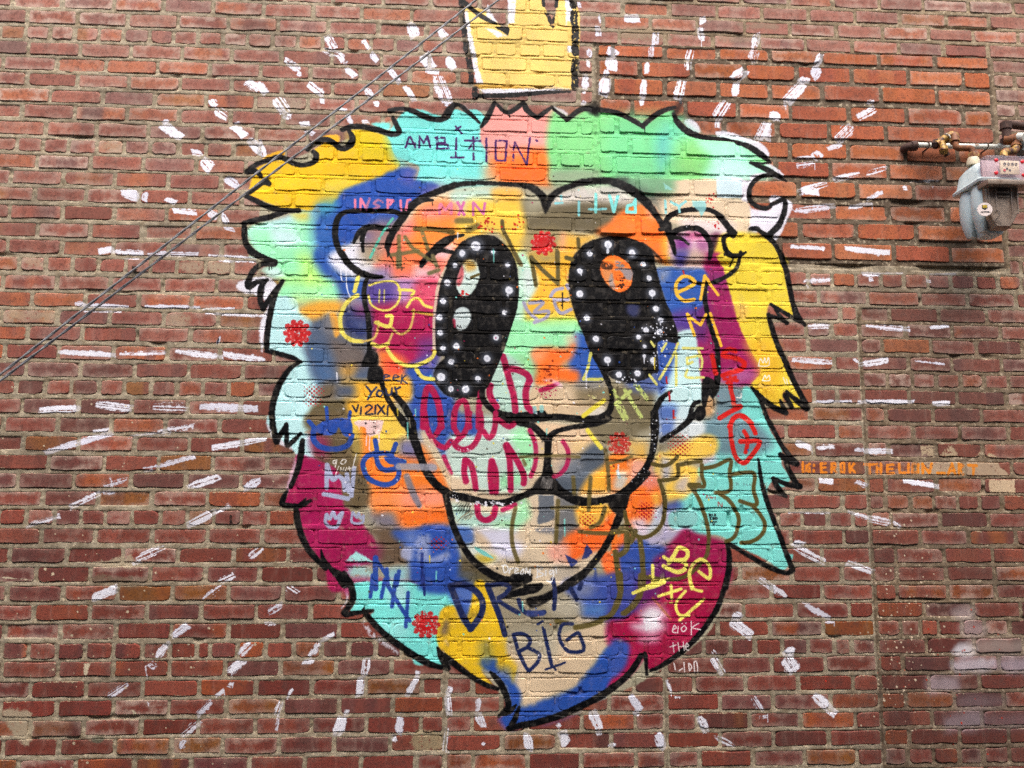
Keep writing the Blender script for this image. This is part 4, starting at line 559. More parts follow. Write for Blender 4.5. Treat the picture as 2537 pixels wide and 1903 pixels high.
    text('D3', ['290 115 410 85 500 40 380 38', '190 155 290 110'], [34, 40, 20, 24] if 0 else 34, LE, dry=.05); text('D3', ['562 80 566 212', '440 185 660 112', '700 135 622 230 612 310 650 370 735 372', '645 420 770 312 882 215', '742 -20 780 105 860 135'], 30, LE, soft=2.5); line('D3', '550 250 575 250', 20, LE)
    # DREAM BIG
    N2 = (26, 38, 82)
    text('D2', ['300 85 345 200 415 370 495 505', '300 85 420 72 540 130 612 240 595 370 500 500'], 60, N2, soft=3); text('D2', ['660 80 720 230 785 400 830 560'], 54, N2, soft=3); text('D2', ['672 82 790 66 878 92 830 165 770 200', '770 230 860 290 965 348', '965 220 1005 320 1090 368 1215 340', '1302 20 1322 150 1312 305', '1475 110 1535 215', '1580 60 1560 110'], 42, N2, soft=3); line('D2', '1060 350 1200 350', 50, (48, 62, 120), soft=5)
    text('D2', ['915 560 955 700 1005 820 1060 915', '915 560 1005 552 1078 610 1050 680 975 722', '1060 690 1165 750 1150 830 1070 912', '1212 515 1240 640 1290 865', '1490 455 1395 462 1362 570 1400 670 1470 728 1600 712 1572 585 1540 545 1440 612'], 34, N2, soft=2.5, dry=.05); text('D2', ['1230 900 1330 868 1420 832', '1290 860 1330 905', '1200 490 1215 530', '1150 460 1200 430'], 20, N2)
    poly('C2', '1585 1400 1630 1250 1690 1330 1640 1390', (36, 50, 116), 3, .95, 2, False); poly('C2', '1420 1355 1560 1425 1480 1490 1450 1430', (36, 50, 116), 3, .95, 2, False); poly('C2', '1720 1480 1740 1600 1790 1640 1700 1640', (50, 70, 140), 6, .8)
    TW = dict(soft=1.5, rag=.4); TC = (226, 226, 224)
    text('C2', ['812 1470 826 1535 862 1505 845 1462 800 1465', '882 1490 872 1542', '880 1505 912 1488', '932 1522 962 1502 935 1490 930 1540 965 1535', '1005 1500 982 1540 1010 1542 1016 1500', '1030 1545 1042 1490 1060 1540 1080 1490 1076 1555', '1150 1470 1150 1580', '1150 1470 1202 1490 1160 1522 1212 1552 1140 1582', '1232 1510 1232 1562', '1302 1510 1270 1522 1282 1552 1312 1520 1290 1622 1240 1612', '1332 1480 1336 1540'], 12, TC, **TW)
    text('D3', ['580 512 612 492 592 470 575 530 612 542', '632 480 626 542', '690 472 660 502 682 532 712 502 690 472', '760 430 760 562', '832 450 770 492 850 512', '668 450 672 455', '705 445 708 450', '550 682 612 662', '580 640 590 732', '630 642 642 722', '680 632 690 716', '635 682 690 672', '700 682 732 672 712 642 706 700 736 712', '590 842 602 902', '640 912 672 892', '688 832 692 922', '732 842 742 912 762 872 740 842', '792 932 786 832 812 832 822 932'], 11, (230, 216, 214), **TW)
    text('D3', ['320 415 320 515', '350 415 352 500', '412 415 412 470', '300 415 302 440'], 15, (240, 238, 244))
    text('B3', ['1415 1090 1435 1020 1462 1062 1476 1012 1492 1060 1512 1010 1516 1086 1415 1092', '1456 1236 1480 1182 1496 1212 1520 1182 1526 1232 1460 1236', '1660 1205 1680 1262', '1690 1222 1702 1268', '1720 1232 1740 1272', '1250 1360 1245 1402 1202 1398'], 10, (238, 236, 228), **TW)
    text('C3', ['935 955 935 982', '935 957 950 965 937 970 952 980', '965 960 965 978', '985 980 992 958 1000 980', '942 992 942 1016', '955 992 944 1004 957 1016', '970 992 970 1014', '980 1014 980 992 994 1014 994 992', '1004 992 1004 1012 1016 1002 1004 992', '945 1030 950 1044 960 1030 968 1044 978 1032 988 1044 1000 1032 1008 1042', '972 1056 978 1066 986 1056'], 9, (20, 24, 30), **TW)
    text('C3', ['902 806 912 778 926 808', '940 780 944 806', '956 790 958 806', '972 792 968 806', '992 790 990 812', '1022 882 1022 842 1056 888 1060 852'], 8, (150, 60, 60), **TW); text('C3', ['1200 655 1202 680', '1215 660 1218 678', '1272 660 1276 680', '1300 668 1310 680', '1330 665 1340 680', '1470 445 1580 450', '1210 770 1206 790'], 7, (90, 110, 116), **TW)
    line('B2', '945 350 930 520 865 740 795 940 725 1110 655 1265 605 1330 618 1420 690 1505', [26, 40, 44, 46, 46, 46, 46, 50, 56], BLK, soft=3, rag=1.2)
    rr = np.random.RandomState(77)                 # overspray flecks and runs
    for i in range(330):
        a_, q_ = rr.uniform(0, 6.28), rr.rand()**.6; c_ = [WHITE, BLK, ORA, BLUE, YEL2, MAG, TEAL, (70, 62, 50)][rr.randint(8)]
        dot('M', 1300+570*q_*math.cos(a_), 1000+640*q_*math.sin(a_), rr.uniform(1.6, 5.0), c_, 1.3, .85)
    for i in range(16):
        a_, q_ = rr.uniform(0, 6.28), rr.rand()**.6; x_, y_ = 1300+480*q_*math.cos(a_), 980+520*q_*math.sin(a_); c_ = [WHITE, BLK, TEAL, YEL2][rr.randint(4)]
        line('M', [(x_, y_), (x_+rr.uniform(-1, 1), y_+rr.uniform(14, 46))], [4.2, 2.6], c_, 1.3, .8, .4, False)
    # artist's handle in orange on the bare brick
    poly('R4', '1290 700 1450 706 1690 700 1990 702 2000 760 2080 810 2060 828 1720 820 1700 790 1690 822 1290 808', (188, 164, 136), 3, .9, 4, False, .5, .1); poly('R4', '1910 860 2130 860 2135 995 2080 975 1912 960', (198, 174, 142), 3, .95, 3, False, .5, .04)
    for s in ('1330 570 1450 565 1450 655 1335 650', '1490 650 1560 590 1600 560 1640 640 1600 665', '1800 660 1850 620 1850 665', '1880 665 1920 630 1970 660'): poly('R4', s, (192, 170, 138), 4, .85, 5, False, .4, .25)
    OR = (240, 140, 36)
    text('R4', ['315 710 318 792', '375 722 346 740 346 782 376 786 372 756', '410 730 411 736', '410 778 411 784', '472 722 476 796', '470 722 512 716', '475 757 508 752', '476 796 516 796', '562 796 562 716 602 722 602 752 566 757 606 796', '642 716 642 792 672 792 672 716 642 716', '716 722 722 792', '756 722 724 757 762 792', '845 727 932 726', '886 727 892 802', '952 722 952 802', '986 722 986 802', '952 762 986 762', '1042 732 1042 802', '1042 732 1092 727', '1042 767 1086 762', '1042 802 1096 802', '1142 722 1146 797 1192 797', '1222 722 1222 797', '1262 722 1256 795 1302 795 1304 722 1262 722', '1345 802 1340 722 1400 800 1420 722', '1470 800 1532 800', '1560 812 1592 722 1622 812', '1572 782 1612 782', '1652 812 1652 722 1692 732 1662 762 1692 812', '1732 732 1802 737', '1776 737 1776 817'], 24, OR, smooth=False, rag=1.3, dry=.04, mort=.5, a=.9)
def paint_dashes():
    # flat smears of lime and darker patches
    PL = (176, 162, 136)
    poly('S1', '30 1170 130 1160 250 1180 280 1270 270 1380 240 1460 190 1440 120 1390 60 1300', PL, 8, .85, 6, True, .9, .08)
    poly('S1', '720 30 860 0 1040 20 1260 30 1290 70 1150 110 900 100 780 90', (120, 104, 84), 8, .7, 6, True, .9, .05); poly('R1', '800 1570 960 1545 1120 1500 1160 1580 1300 1560 1290 1600 1000 1610', PL, 6, .75, 6, True, .8, .1)
    poly('D2', '-60 1520 60 1500 200 1520 230 1600 200 1680 -60 1680', (158, 144, 112), 8, .8, 6, True, .9, .1); poly('S1', '770 1410 820 1385 890 1395 880 1430 800 1450', (104, 102, 84), 4, .9, 4, True, 1)
    poly('Q1', '200 590 370 585 380 660 220 640', PL, 12, .5, 6, dry=.2); poly('Q1', '1540 610 1740 620 1730 700 1560 690', PL, 12, .6, 6, dry=.15); poly('Q1', '1780 620 1970 620 1960 720 1800 715', PL, 10, .75, 6, dry=.1); poly('Q1', '40 1040 430 1035 440 1110 60 1130', PL, 14, .55, 6, dry=.15); poly('Q1', '1430 1060 1620 1065 1600 1160 1440 1150', PL, 12, .6, 6, dry=.12); poly('P2', '0 850 120 840 380 850 400 930 10 930', PL, 14, .5, 6, dry=.15); poly('P1', '870 1210 1030 1210 1020 1290 890 1280', PL, 12, .5, 5, dry=.15); poly('P3', '910 250 1300 250 1290 330 930 330', (142, 124, 100), 10, .8, 5, dry=.1); poly('P3', '1740 270 1960 280 1990 360 1750 350', (142, 122, 100), 10, .6, 5, dry=.15); poly('P3', '1900 190 2212 200 2212 250 1920 240', (132, 114, 94), 10, .7, 5, dry=.1)
    poly('M', '2240 372 2300 360 2430 372 2470 400 2460 470 2370 450 2350 500 2330 560 2250 560 2180 500 2260 440', (52, 36, 30), 30, .36, 6); poly('M', '2100 700 2360 690 2400 780 2200 800', (70, 50, 42), 40, .35, 6); poly('M', '2150 1690 2537 1600 2537 1903 2180 1903', (66, 50, 48), 60, .32, 6)  # stain with painted shade below pipe and meter; darker toward lower right
    dash('P1', '2120 700 2212 760 70;1810 860 1840 900 70;1850 940 1930 1000 80;1400 1050 1430 1030 40;1410 1080 1540 1170 90;2010 1090 2090 1160 80;2140 1200 2230 1290 90;1650 1300 1720 1310 55;1740 1370 1800 1440 90;1940 1530 2030 1590 80;1100 1640 1180 1670 70;2020 1060 2050 1050 25')
    dash('P2', '590 310 640 400 75;570 430 710 480 60;690 470 720 520 50;740 540 760 540 30;760 590 820 650 50;900 350 945 410 45;970 460 1010 520 50;1300 210 1340 300 90;1550 250 1590 310 70;1430 480 1480 580 110;1620 500 1670 580 80;1130 600 1200 700 50;1260 750 1330 850 50;1540 680 1610 860 110;1605 885 50;920 770 970 825 60;1010 885 65;440 720 540 800 75;545 860 60;160 850 230 950 105;245 985 75;360 1060 430 1060 50;0 720 60 790 70;240 520 340 590 70;350 630 50;700 930 750 940 25;760 980 790 1060 45;890 1040 940 1045 40;1440 610 1530 615 35;400 1120 470 1150 50;0 1210 40 1330 80')
    dash('P3', '930 150 1040 160 80;705 130 712 190 18;690 230 700 300 50;1590 150 1590 200 60;1190 290 1180 390 55;1570 250 1580 330 55;2060 290 2040 380 70;840 430 800 480 100;810 510 810 590 105;770 600 760 640 50;622 425 620 480 45;610 515 610 570 32;590 640 585 750 55;765 680 740 800 95;1120 540 1110 620 45;1090 700 1075 820 60;1070 850 1070 895 32;1412 700 1380 830 82;1400 875 30;1950 600 1870 670 90;1880 715 1870 810 70;1790 880 1715 1000 95;1720 1045 1720 1085 38;2170 990 2230 1010 60;2140 1060 2080 1180 80;575 785 36;570 880 55;530 20 540 60 35', .15)
    dash('P3', '1490 430 1470 500 70;1470 530 1470 590 60;1150 410 1150 490 50;2040 430 2020 510 90', .4)
    dash('P4', '470 470 440 540 60;450 580 410 650 90;290 680 370 690 50;310 730 190 860 95;170 890 40;40 980 110 1000 70;20 1070 20 1190 60;920 860 870 880 35;420 1310 460 1350 80;260 1355 400 1345 30;780 1490 610 1535 50;500 1580 310 1640 70;1190 1605 45;960 1645 36;1430 1600 22;1270 1550 1460 1545 16', .2)
    dash('P4', '920 930 800 1000 70;720 1090 620 1190 120;540 1270 640 1240 45;280 1420 400 1400 45;1020 1440 880 1480 45', .36)
    dash('Q1', '1050 30 1170 60 80;1245 30 1240 90 48;1430 80 1500 105 48;1500 180 1660 195 50;1790 190 1850 230 70;1900 220 1940 280 55;1930 330 2000 345 32;855 525 960 510 60;985 530 1200 540 48;1310 550 1650 550 38;1830 560 2150 580 18;1900 610 2150 612 18;650 975 720 980 36;720 990 1050 1000 40;1290 1000 1660 1005 32;1760 1020 1980 1015 22;1810 1060 2200 1078 24;545 1390 930 1412 48;1070 1402 1370 1395 34;1540 1385 1860 1425 48;1950 1410 2230 1445 55;1060 588 1200 588 10;750 1042 1000 1042 12', .16)
    dash('R1', '370 258 650 248 60;850 215 1100 245 70;1760 235 2150 250 70;440 610 900 475 55;810 440 920 425 25;1865 580 2230 515 52;1245 770 1350 755 45;1630 915 1850 845 58;2100 930 2212 870 70;620 1085 820 985 50;840 965 970 960 32', .15)
    dash('R1', '1340 230 1580 235 75;1130 490 1420 460 38;1380 440 1620 405 40;1370 740 1630 665 45;910 905 1070 860 38;940 850 960 910 18;250 1250 480 1175 40;1620 1240 1820 1140 68;1840 1140 1950 1085 36;1190 1530 1380 1445 58;1140 1580 1200 1560 36;2140 1520 2230 1450 60', .34)
    dash('S1', '805 195 975 125 70;1480 520 1590 435 80;1280 765 1330 790 55;1850 1040 1910 995 36;1245 790 1256 880 10;1265 1095 1270 1120 10', .2)
    dash('S1', '1760 205 1900 100 60;1885 60 1990 10 55;1350 700 1440 595 60;2060 680 2140 600 66;1960 820 2080 750 55;940 1035 1070 945 55;1970 940 55;1700 1200 1790 1100 66;1560 1380 1690 1270 66;1540 1480 1575 1430 50', .38)
    dash('D1', '820 765 910 660 60;930 620 1040 560 40;760 825 850 815 50;1372 810 1355 955 85;1320 995 1300 1150 85;1880 930 1870 970 40;1860 990 1775 1150 58;640 1100 600 1180 30;530 1220 490 1345 55;1190 1300 1160 1345 45;1130 1385 1085 1530 105;1700 1380 1690 1520 82;1640 1570 80;2190 1080 2170 1150 60;2165 1170 2180 1330 66;390 450 475 460 36;1710 1330 25', .18)
    dash('D1', '600 100 680 150 70;430 330 540 260 75;230 660 140 750 75;120 830 60 930 90;510 1370 490 1480 28;2165 1500 2150 1680 66;40 1050 60', .36)
    dash('D2', '570 1200 570 1290 55;570 1340 625 1455 82;1350 1440 1360 1465 40;1040 1540 1075 1680 82;1400 1520 1420 1640 100;1690 1330 1745 1465 90;1750 1515 80;2070 1170 2150 1280 72;2110 1330 80;1880 1640 60;620 1630 35', .15)
    dash('D3', '1440 20 1530 90 58;1180 360 1250 390 62;1170 440 1330 560 105;1670 720 1750 740 95;1690 800 1760 910 140;520 1020 560 1115 28;170 1170 255 1285 72;225 1330 75;1980 1170 2150 1320 95;840 1380 900 1500 82;430 1550 490 1670 88;1850 245 1930 250 18;2080 440 2150 440 16;600 1172 650 1172 16', .16)
    dash('D3', '1550 90 1670 180 66;1900 280 2090 390 52;970 720 1000 755 50;980 800 1060 930 85;1370 1190 1440 1300 72;1010 1570 1160 1640 55;1440 1370 1500 1360 30', .36)
    dash('Q4', '320 5 440 20 60;880 75 985 25 36;730 145 890 122 36;240 490 470 505 38;720 505 1020 535 50;960 560 36;840 720 960 725 40;900 765 45;1000 714 1150 714 12;1430 722 1610 720 20;380 1172 530 1165 42;900 1165 1190 1190 48;1420 1180 1550 1168 36;260 1455 530 1475 42;750 1455 800 1480 28;820 1492 1020 1462 48;1300 1470 1500 1490 14', .14)
    dash('Q4', '280 175 560 135 58;350 780 540 770 42;360 825 32;1390 775 55', .32)
    dash('R4', '440 190 700 185 24;840 190 1220 190 34;1440 205 1560 205 42;270 540 380 585 58;450 582 570 572 42;770 602 840 602 28;860 610 1060 612 48;470 862 560 872 52;1210 870 1450 912 42;230 1140 510 1142 18;250 1395 320 1410 45;1100 1225 1150 1265 32', .16)
    dash('R4', '780 880 860 905 48;720 1140 870 1180 36;890 1190 1050 1220 66;250 1440 480 1550 66;720 1580 900 1640 55', .36)
    # hazy white over the brick at the lower right, drips and flecks
    poly('S4', '1600 680 1640 610 1780 620 1790 690', (226, 222, 228), 12, .8, 4, mort=.6); poly('S4', '1610 730 1930 715 1920 840 1620 835', (204, 198, 208), 14, .7, 4, mort=.4); poly('S4', '1960 720 2230 715 2230 840 1990 830', (186, 172, 184), 18, .6, 4, mort=.5); poly('S4', '1400 885 1640 875 1640 1000 1410 1010', (186, 170, 176), 18, .6, 3, mort=.3); poly('S4', '1560 1200 1840 1190 1830 1320 1540 1330', (160, 148, 156), 20, .55, 3, mort=.3); poly('S4', '1790 560 2230 540 2212 690 1800 680', (196, 180, 170), 24, .5, 4, mort=.5); poly('S4', '1650 1040 2040 1030 2040 1140 1650 1140', (146, 128, 134), 20, .4); poly('S4', '1880 1190 2230 1180 2230 1310 1880 1310', (136, 122, 130), 22, .4); poly('S4', '1690 430 1880 420 1880 520 1700 520', (190, 170, 170), 20, .5); poly('S4', '1600 310 1770 290 1770 370 1640 370', (190, 175, 175), 20, .4)
    splat('S4', 1150, 500, 380, 900, 150, 16, (206, 186, 160), 71); splat('S4', 1500, 900, 700, 700, 40, 14, (180, 50, 34), 72); splat('S1', 1000, 700, 1600, 1300, 110, 18, (196, 178, 150), 73); splat('R1', 1000, 900, 1700, 1000, 60, 13, (200, 182, 154), 74)
    for s in ('720 760 770 760 745 870 715 860', '1120 1150 1150 1160 1170 1200 1140 1200', '420 60 30 20 10 30'): poly('S1', s, (200, 188, 160), 2, .9, 2, False)
    poly('Q1', '1850 1300 1885 1250 1880 1300 1855 1325', (206, 208, 222), 1.5, 1, .5); line('Q1', '1858 1318 1868 1275', 14, (18, 18, 26), soft=1.5)
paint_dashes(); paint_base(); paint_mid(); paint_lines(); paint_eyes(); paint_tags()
# ======================= helpers =======================
def lin(c):
    return tuple((v/255/12.92 if v/255 <= .04045 else ((v/255+.055)/1.055)**2.4) for v in c[:3])
def add_obj(name, me, mat=None, parent=None, kind=None, label=None, cat=None, group=None):
    o = bpy.data.objects.new(name, me); COL.objects.link(o)
    if mat is not None and me is not None and not me.materials: me.materials.append(mat)
    if parent is not None: o.parent = parent
    for k, v in (('kind', kind), ('label', label), ('category', cat), ('group', group)):
        if v: o[k] = v
    return o
def empty(name, loc, label, cat, group=None):
    o = add_obj(name, None, label=label, cat=cat, group=group); o.location = loc; o.empty_display_size = .1; return o
def part(name, bm, mat, parent, smooth=True, **k):
    me = bpy.data.meshes.new(name)
    bmesh.ops.recalc_face_normals(bm, faces=bm.faces)
    bm.to_mesh(me); bm.free()
    if smooth:
        for p in me.polygons: p.use_smooth = True
        try: me.set_sharp_from_angle(angle=math.radians(38))
        except Exception: pass
    o = add_obj(name, me, mat, parent, **k)
    if parent is not None: o.matrix_parent_inverse = Matrix.Translation(-parent.location)
    return o
def box(bm, c, s, bev=0.0, rot=None):
    g = bmesh.ops.create_cube(bm, size=1.0); v = g['verts']
    bmesh.ops.scale(bm, vec=s, verts=v)
    if bev:
        ed = list({e for x in v for e in x.link_edges}); r = bmesh.ops.bevel(bm, geom=ed, offset=bev, segments=2, affect='EDGES', profile=.6); v = list({x for f in r['faces'] for x in f.verts} | {x for x in v if x.is_valid})
    if rot is not None: bmesh.ops.rotate(bm, cent=(0, 0, 0), matrix=rot, verts=v)
    bmesh.ops.translate(bm, vec=c, verts=v); return v
def tube(bm, pts, r, seg=12, cap=True):
    pts = [Vector(p) for p in pts]; n = len(pts); rs = r if hasattr(r, '__len__') else [r]*n; rings = []
    up = Vector((0, 0, 1)); pn = None
    for i, p in enumerate(pts):
        d = (pts[min(i+1, n-1)]-pts[max(i-1, 0)]).normalized()
        a = pn if pn is not None else (up if abs(d.dot(up)) < .9 else Vector((1, 0, 0)))
        a = (a-d*a.dot(d)).normalized(); pn = a; b = d.cross(a)
        rings.append([bm.verts.new(p+(a*math.cos(t)+b*math.sin(t))*rs[i]) for t in [2*math.pi*k/seg for k in range(seg)]])
    for A, B in zip(rings[:-1], rings[1:]):
        for k in range(seg): bm.faces.new((A[k], A[(k+1) % seg], B[(k+1) % seg], B[k]))
    if cap: bm.faces.new(list(reversed(rings[0]))); bm.faces.new(rings[-1])
def bend(pts, r, n=5):
    """round the inner corners of a path"""
    pts = [Vector(p) for p in pts]; o = [pts[0]]
    for a, b, c in zip(pts[:-2], pts[1:-1], pts[2:]):
        q = min(r, (a-b).length*.49, (c-b).length*.49); s = b+(a-b).normalized()*q; e = b+(c-b).normalized()*q
        for i in range(n+1):
            t = i/n; o.append(s*(1-t)**2+b*2*t*(1-t)+e*t*t)
    return o+[pts[-1]]
def loft(bm, loops, cap=True):
    R = [[bm.verts.new(p) for p in l] for l in loops]; n = len(R[0])
    for A, B in zip(R[:-1], R[1:]):
        for k in range(n): bm.faces.new((A[k], A[(k+1) % n], B[(k+1) % n], B[k]))
    if cap: bm.faces.new(list(reversed(R[0]))); bm.faces.new(R[-1])
def prism(bm, pts2, y0, y1):
    """flat outline in x,z given thickness from y0 to y1"""
    loft(bm, [[(x, y0, z) for x, z in pts2], [(x, y1, z) for x, z in pts2]])

# ======================= materials =======================
class NT:
    def __init__(s, name):
        s.m = bpy.data.materials.new(name); s.m.use_nodes = True; s.t = s.m.node_tree; s.b = s.t.nodes['Principled BSDF']
    def n(s, typ, **k):
        x = s.t.nodes.new('ShaderNode'+typ)
        for a, v in k.items(): setattr(x, a, v)
        return x
    def l(s, a, b): s.t.links.new(a, b)
    def val(s, sock, v):
        if hasattr(v, 'is_linked'): s.l(v, sock)
        elif hasattr(v, '__len__') and len(v) == 3 and sock.type == 'RGBA': sock.default_value = (*v, 1)
        else: sock.default_value = v
    def math(s, op, a, b=0.0, c=None, clamp=False):
        x = s.n('Math', operation=op, use_clamp=clamp); s.val(x.inputs[0], a); s.val(x.inputs[1], b)
        if c is not None: s.val(x.inputs[2], c)
        return x.outputs[0]
    def mix(s, f, a, b, mode='MIX'):
        x = s.n('Mix', data_type='RGBA', blend_type=mode); s.val(x.inputs[0], f); s.val(x.inputs[6], a); s.val(x.inputs[7], b); return x.outputs[2]
    def noise(s, vec, scale, detail=3, rough=.55):
        x = s.n('TexNoise'); x.inputs['Scale'].default_value = scale; x.inputs['Detail'].default_value = detail; x.inputs['Roughness'].default_value = rough; s.l(vec, x.inputs['Vector']); return x.outputs[0]
    def ramp(s, f, lo, hi):
        x = s.n('MapRange', interpolation_type='SMOOTHSTEP'); s.val(x.inputs[0], f); x.inputs[1].default_value = lo; x.inputs[2].default_value = hi; return x.outputs[0]
    def attr(s, name):
        return s.n('Attribute', attribute_type='GEOMETRY', attribute_name=name)
    def scaled(s, vec, sx, sy, sz):
        x = s.n('Mapping'); x.inputs['Scale'].default_value = (sx, sy, sz); s.l(vec, x.inputs[0]); return x.outputs[0]
def simple(name, col, rough=.6, metal=0.0, var=.15, scale=30, bump=0.0, spots=None, alpha=None, trans=0.0):
    t = NT(name); pos = t.n('TexCoord').outputs['Object']
    n1 = t.noise(pos, scale, 4); a = tuple(v*(1-var) for v in col); b = tuple(min(1, v*(1+var)) for v in col)
    c = t.mix(t.ramp(n1, .3, .7), a, b)
    if spots:
        for sc, lo, hi, sp in spots: c = t.mix(t.ramp(t.noise(pos, sc, 5, .65), lo, hi), c, sp)
    t.l(c, t.b.inputs['Base Color']); t.b.inputs['Roughness'].default_value = rough; t.b.inputs['Metallic'].default_value = metal
    if bump:
        bn = t.n('Bump'); bn.inputs['Strength'].default_value = bump; bn.inputs['Distance'].default_value = .002; t.l(t.noise(pos, scale*4, 4), bn.inputs['Height']); t.l(bn.outputs[0], t.b.inputs['Normal'])
    if alpha is not None: t.b.inputs['Alpha'].default_value = alpha
    if trans: t.b.inputs['Transmission Weight'].default_value = trans
    return t.m
def paint_nodes(t, pos):
    sp = t.n('SeparateXYZ'); t.l(pos, sp.inputs[0]); cb = t.n('CombineXYZ')
    t.l(t.math('MULTIPLY_ADD', sp.outputs[0], 1/(PX1-PX0), -PX0/(PX1-PX0)), cb.inputs[0]); t.l(t.math('MULTIPLY_ADD', sp.outputs[2], 1/(PZ1-PZ0), -PZ0/(PZ1-PZ0)), cb.inputs[1])
    a = t.n('TexImage', extension='CLIP', interpolation='Linear'); a.image = IMG_PAINT; t.l(cb.outputs[0], a.inputs[0])
    b = t.n('TexImage', extension='CLIP', interpolation='Linear'); b.image = IMG_JOINT; t.l(cb.outputs[0], b.inputs[0])
    return a, b
def make_image(name, arr, cs):
    im = bpy.data.images.new(name, PW, PH, alpha=True); im.colorspace_settings.name = cs; im.alpha_mode = 'CHANNEL_PACKED'
    im.pixels.foreach_set(np.ascontiguousarray(arr[::-1], np.float32).ravel()); im.update(); im.pack(); return im
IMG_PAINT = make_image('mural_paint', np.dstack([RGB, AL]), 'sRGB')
IMG_JOINT = make_image('mural_joint_cover', np.dstack([MO, MO, MO, np.ones_like(MO)]), 'Non-Color')
MORT_LIGHT = lin((190, 174, 146)); LIME = lin((198, 174, 158))
def brick_material():
    t = NT('fired_brick'); pos = t.n('NewGeometry').outputs['Position']
    c1 = t.attr('bcol').outputs['Color']; c2 = t.attr('bcol2').outputs['Color']; uv = t.attr('buv').outputs['Vector']; hs = t.attr('bhs').outputs['Vector']
    band = t.ramp(t.noise(t.scaled(pos, 9, 1, 1.6), 1.0, 1), .42, .60); c = t.mix(band, c1, c2)
    fine = t.noise(pos, 105, 3, .7); streak = t.noise(t.scaled(pos, 30, 1, 5), 1.0, 3, .7); blot = t.noise(pos, 34, 3, .65)
    c = t.mix(t.math('MULTIPLY', t.ramp(fine, .50, .66), .46), c, (.042, .020, .016)); c = t.mix(t.math('MULTIPLY', t.ramp(streak, .5, .8), .17), c, LIME); c = t.mix(t.math('MULTIPLY', t.ramp(blot, .48, .72), .45), c, (.085, .044, .036))
    spu = t.n('SeparateXYZ'); t.l(uv, spu.inputs[0]); sph = t.n('SeparateXYZ'); t.l(hs, sph.inputs[0])
    lime = sph.outputs[2]      # how much lime bloom this brick carries, with height brightening mixed in
    ex = t.math('SUBTRACT', sph.outputs[0], t.math('ABSOLUTE', spu.outputs[0])); ez = t.math('SUBTRACT', sph.outputs[1], t.math('ABSOLUTE', spu.outputs[1]))
    ed = t.math('MINIMUM', ex, ez); bl = t.noise(pos, 15, 4, .68); e2 = t.math('MULTIPLY_ADD', ed, -9.0, bl); c = t.mix(t.math('MULTIPLY', t.ramp(e2, .24, .56), lime), c, LIME)
    ed = t.math('ADD', ed, t.math('MULTIPLY_ADD', fine, -.026, .0150)); ed = t.math('ADD', ed, t.math('MULTIPLY_ADD', bl, -.022, .0105))
    sm = t.math('SUBTRACT', 1.0, t.ramp(ed, .0, .0028)); c = t.mix(t.math('MULTIPLY', sm, .8), c, lin((164, 148, 122)))
    grime = t.math('MULTIPLY', t.ramp(t.noise(pos, 2.6, 5, .68), .44, .70), .34); c = t.mix(grime, c, (.060, .038, .034))
    a, b = paint_nodes(t, pos)
    wear = t.ramp(fine, .70, .78); al = t.math('MULTIPLY', a.outputs['Alpha'], t.math('SUBTRACT', 1.0, t.math('MULTIPLY', wear, .55)))
    pc = t.mix(t.math('MULTIPLY', t.ramp(blot, .46, .74), .13), a.outputs['Color'], (.30, .27, .24)); c = t.mix(al, c, pc); t.l(c, t.b.inputs['Base Color'])
    t.l(t.math('MULTIPLY_ADD', al, -.38, .88), t.b.inputs['Roughness']); t.b.inputs['Specular IOR Level'].default_value = .16
    bn = t.n('Bump'); bn.inputs['Strength'].default_value = .42; bn.inputs['Distance'].default_value = .0022
    h = t.math('ADD', t.math('MULTIPLY', fine, .9), t.math('MULTIPLY', blot, .4)); t.l(h, bn.inputs['Height']); t.l(bn.outputs[0], t.b.inputs['Normal'])
    return t.m
def mortar_material():
    t = NT('lime_mortar'); pos = t.n('NewGeometry').outputs['Position']; base = t.attr('mcol').outputs['Color']
    n1 = t.noise(pos, 26, 3, .6); n2 = t.noise(pos, 120, 3, .75); c = t.mix(t.ramp(n1, .35, .7), base, t.mix(1.0, base, (.62, .58, .52), 'MULTIPLY')); c = t.mix(t.math('MULTIPLY', t.ramp(n2, .55, .75), .5), c, (.09, .075, .055)); c = t.mix(t.math('MULTIPLY', t.ramp(t.noise(pos, 48, 2), .55, .7), .5), c, lin((208, 192, 164)))
    c = t.mix(t.math('MULTIPLY', t.ramp(t.noise(pos, 2.6, 5, .68), .44, .70), .40), c, (.075, .058, .045)); a, b = paint_nodes(t, pos); cov = t.ramp(n1, .26, .44); al = t.math('MULTIPLY', b.outputs['Color'], t.math('MULTIPLY_ADD', cov, .4, .58))
    c = t.mix(al, c, a.outputs['Color']); t.l(c, t.b.inputs['Base Color']); t.b.inputs['Roughness'].default_value = .92; t.b.inputs['Specular IOR Level'].default_value = .2
    bn = t.n('Bump'); bn.inputs['Strength'].default_value = .8; bn.inputs['Distance'].default_value = .002; t.l(n2, bn.inputs['Height']); t.l(bn.outputs[0], t.b.inputs['Normal'])
    return t.m
M_BRICK = brick_material(); M_MORT = mortar_material()
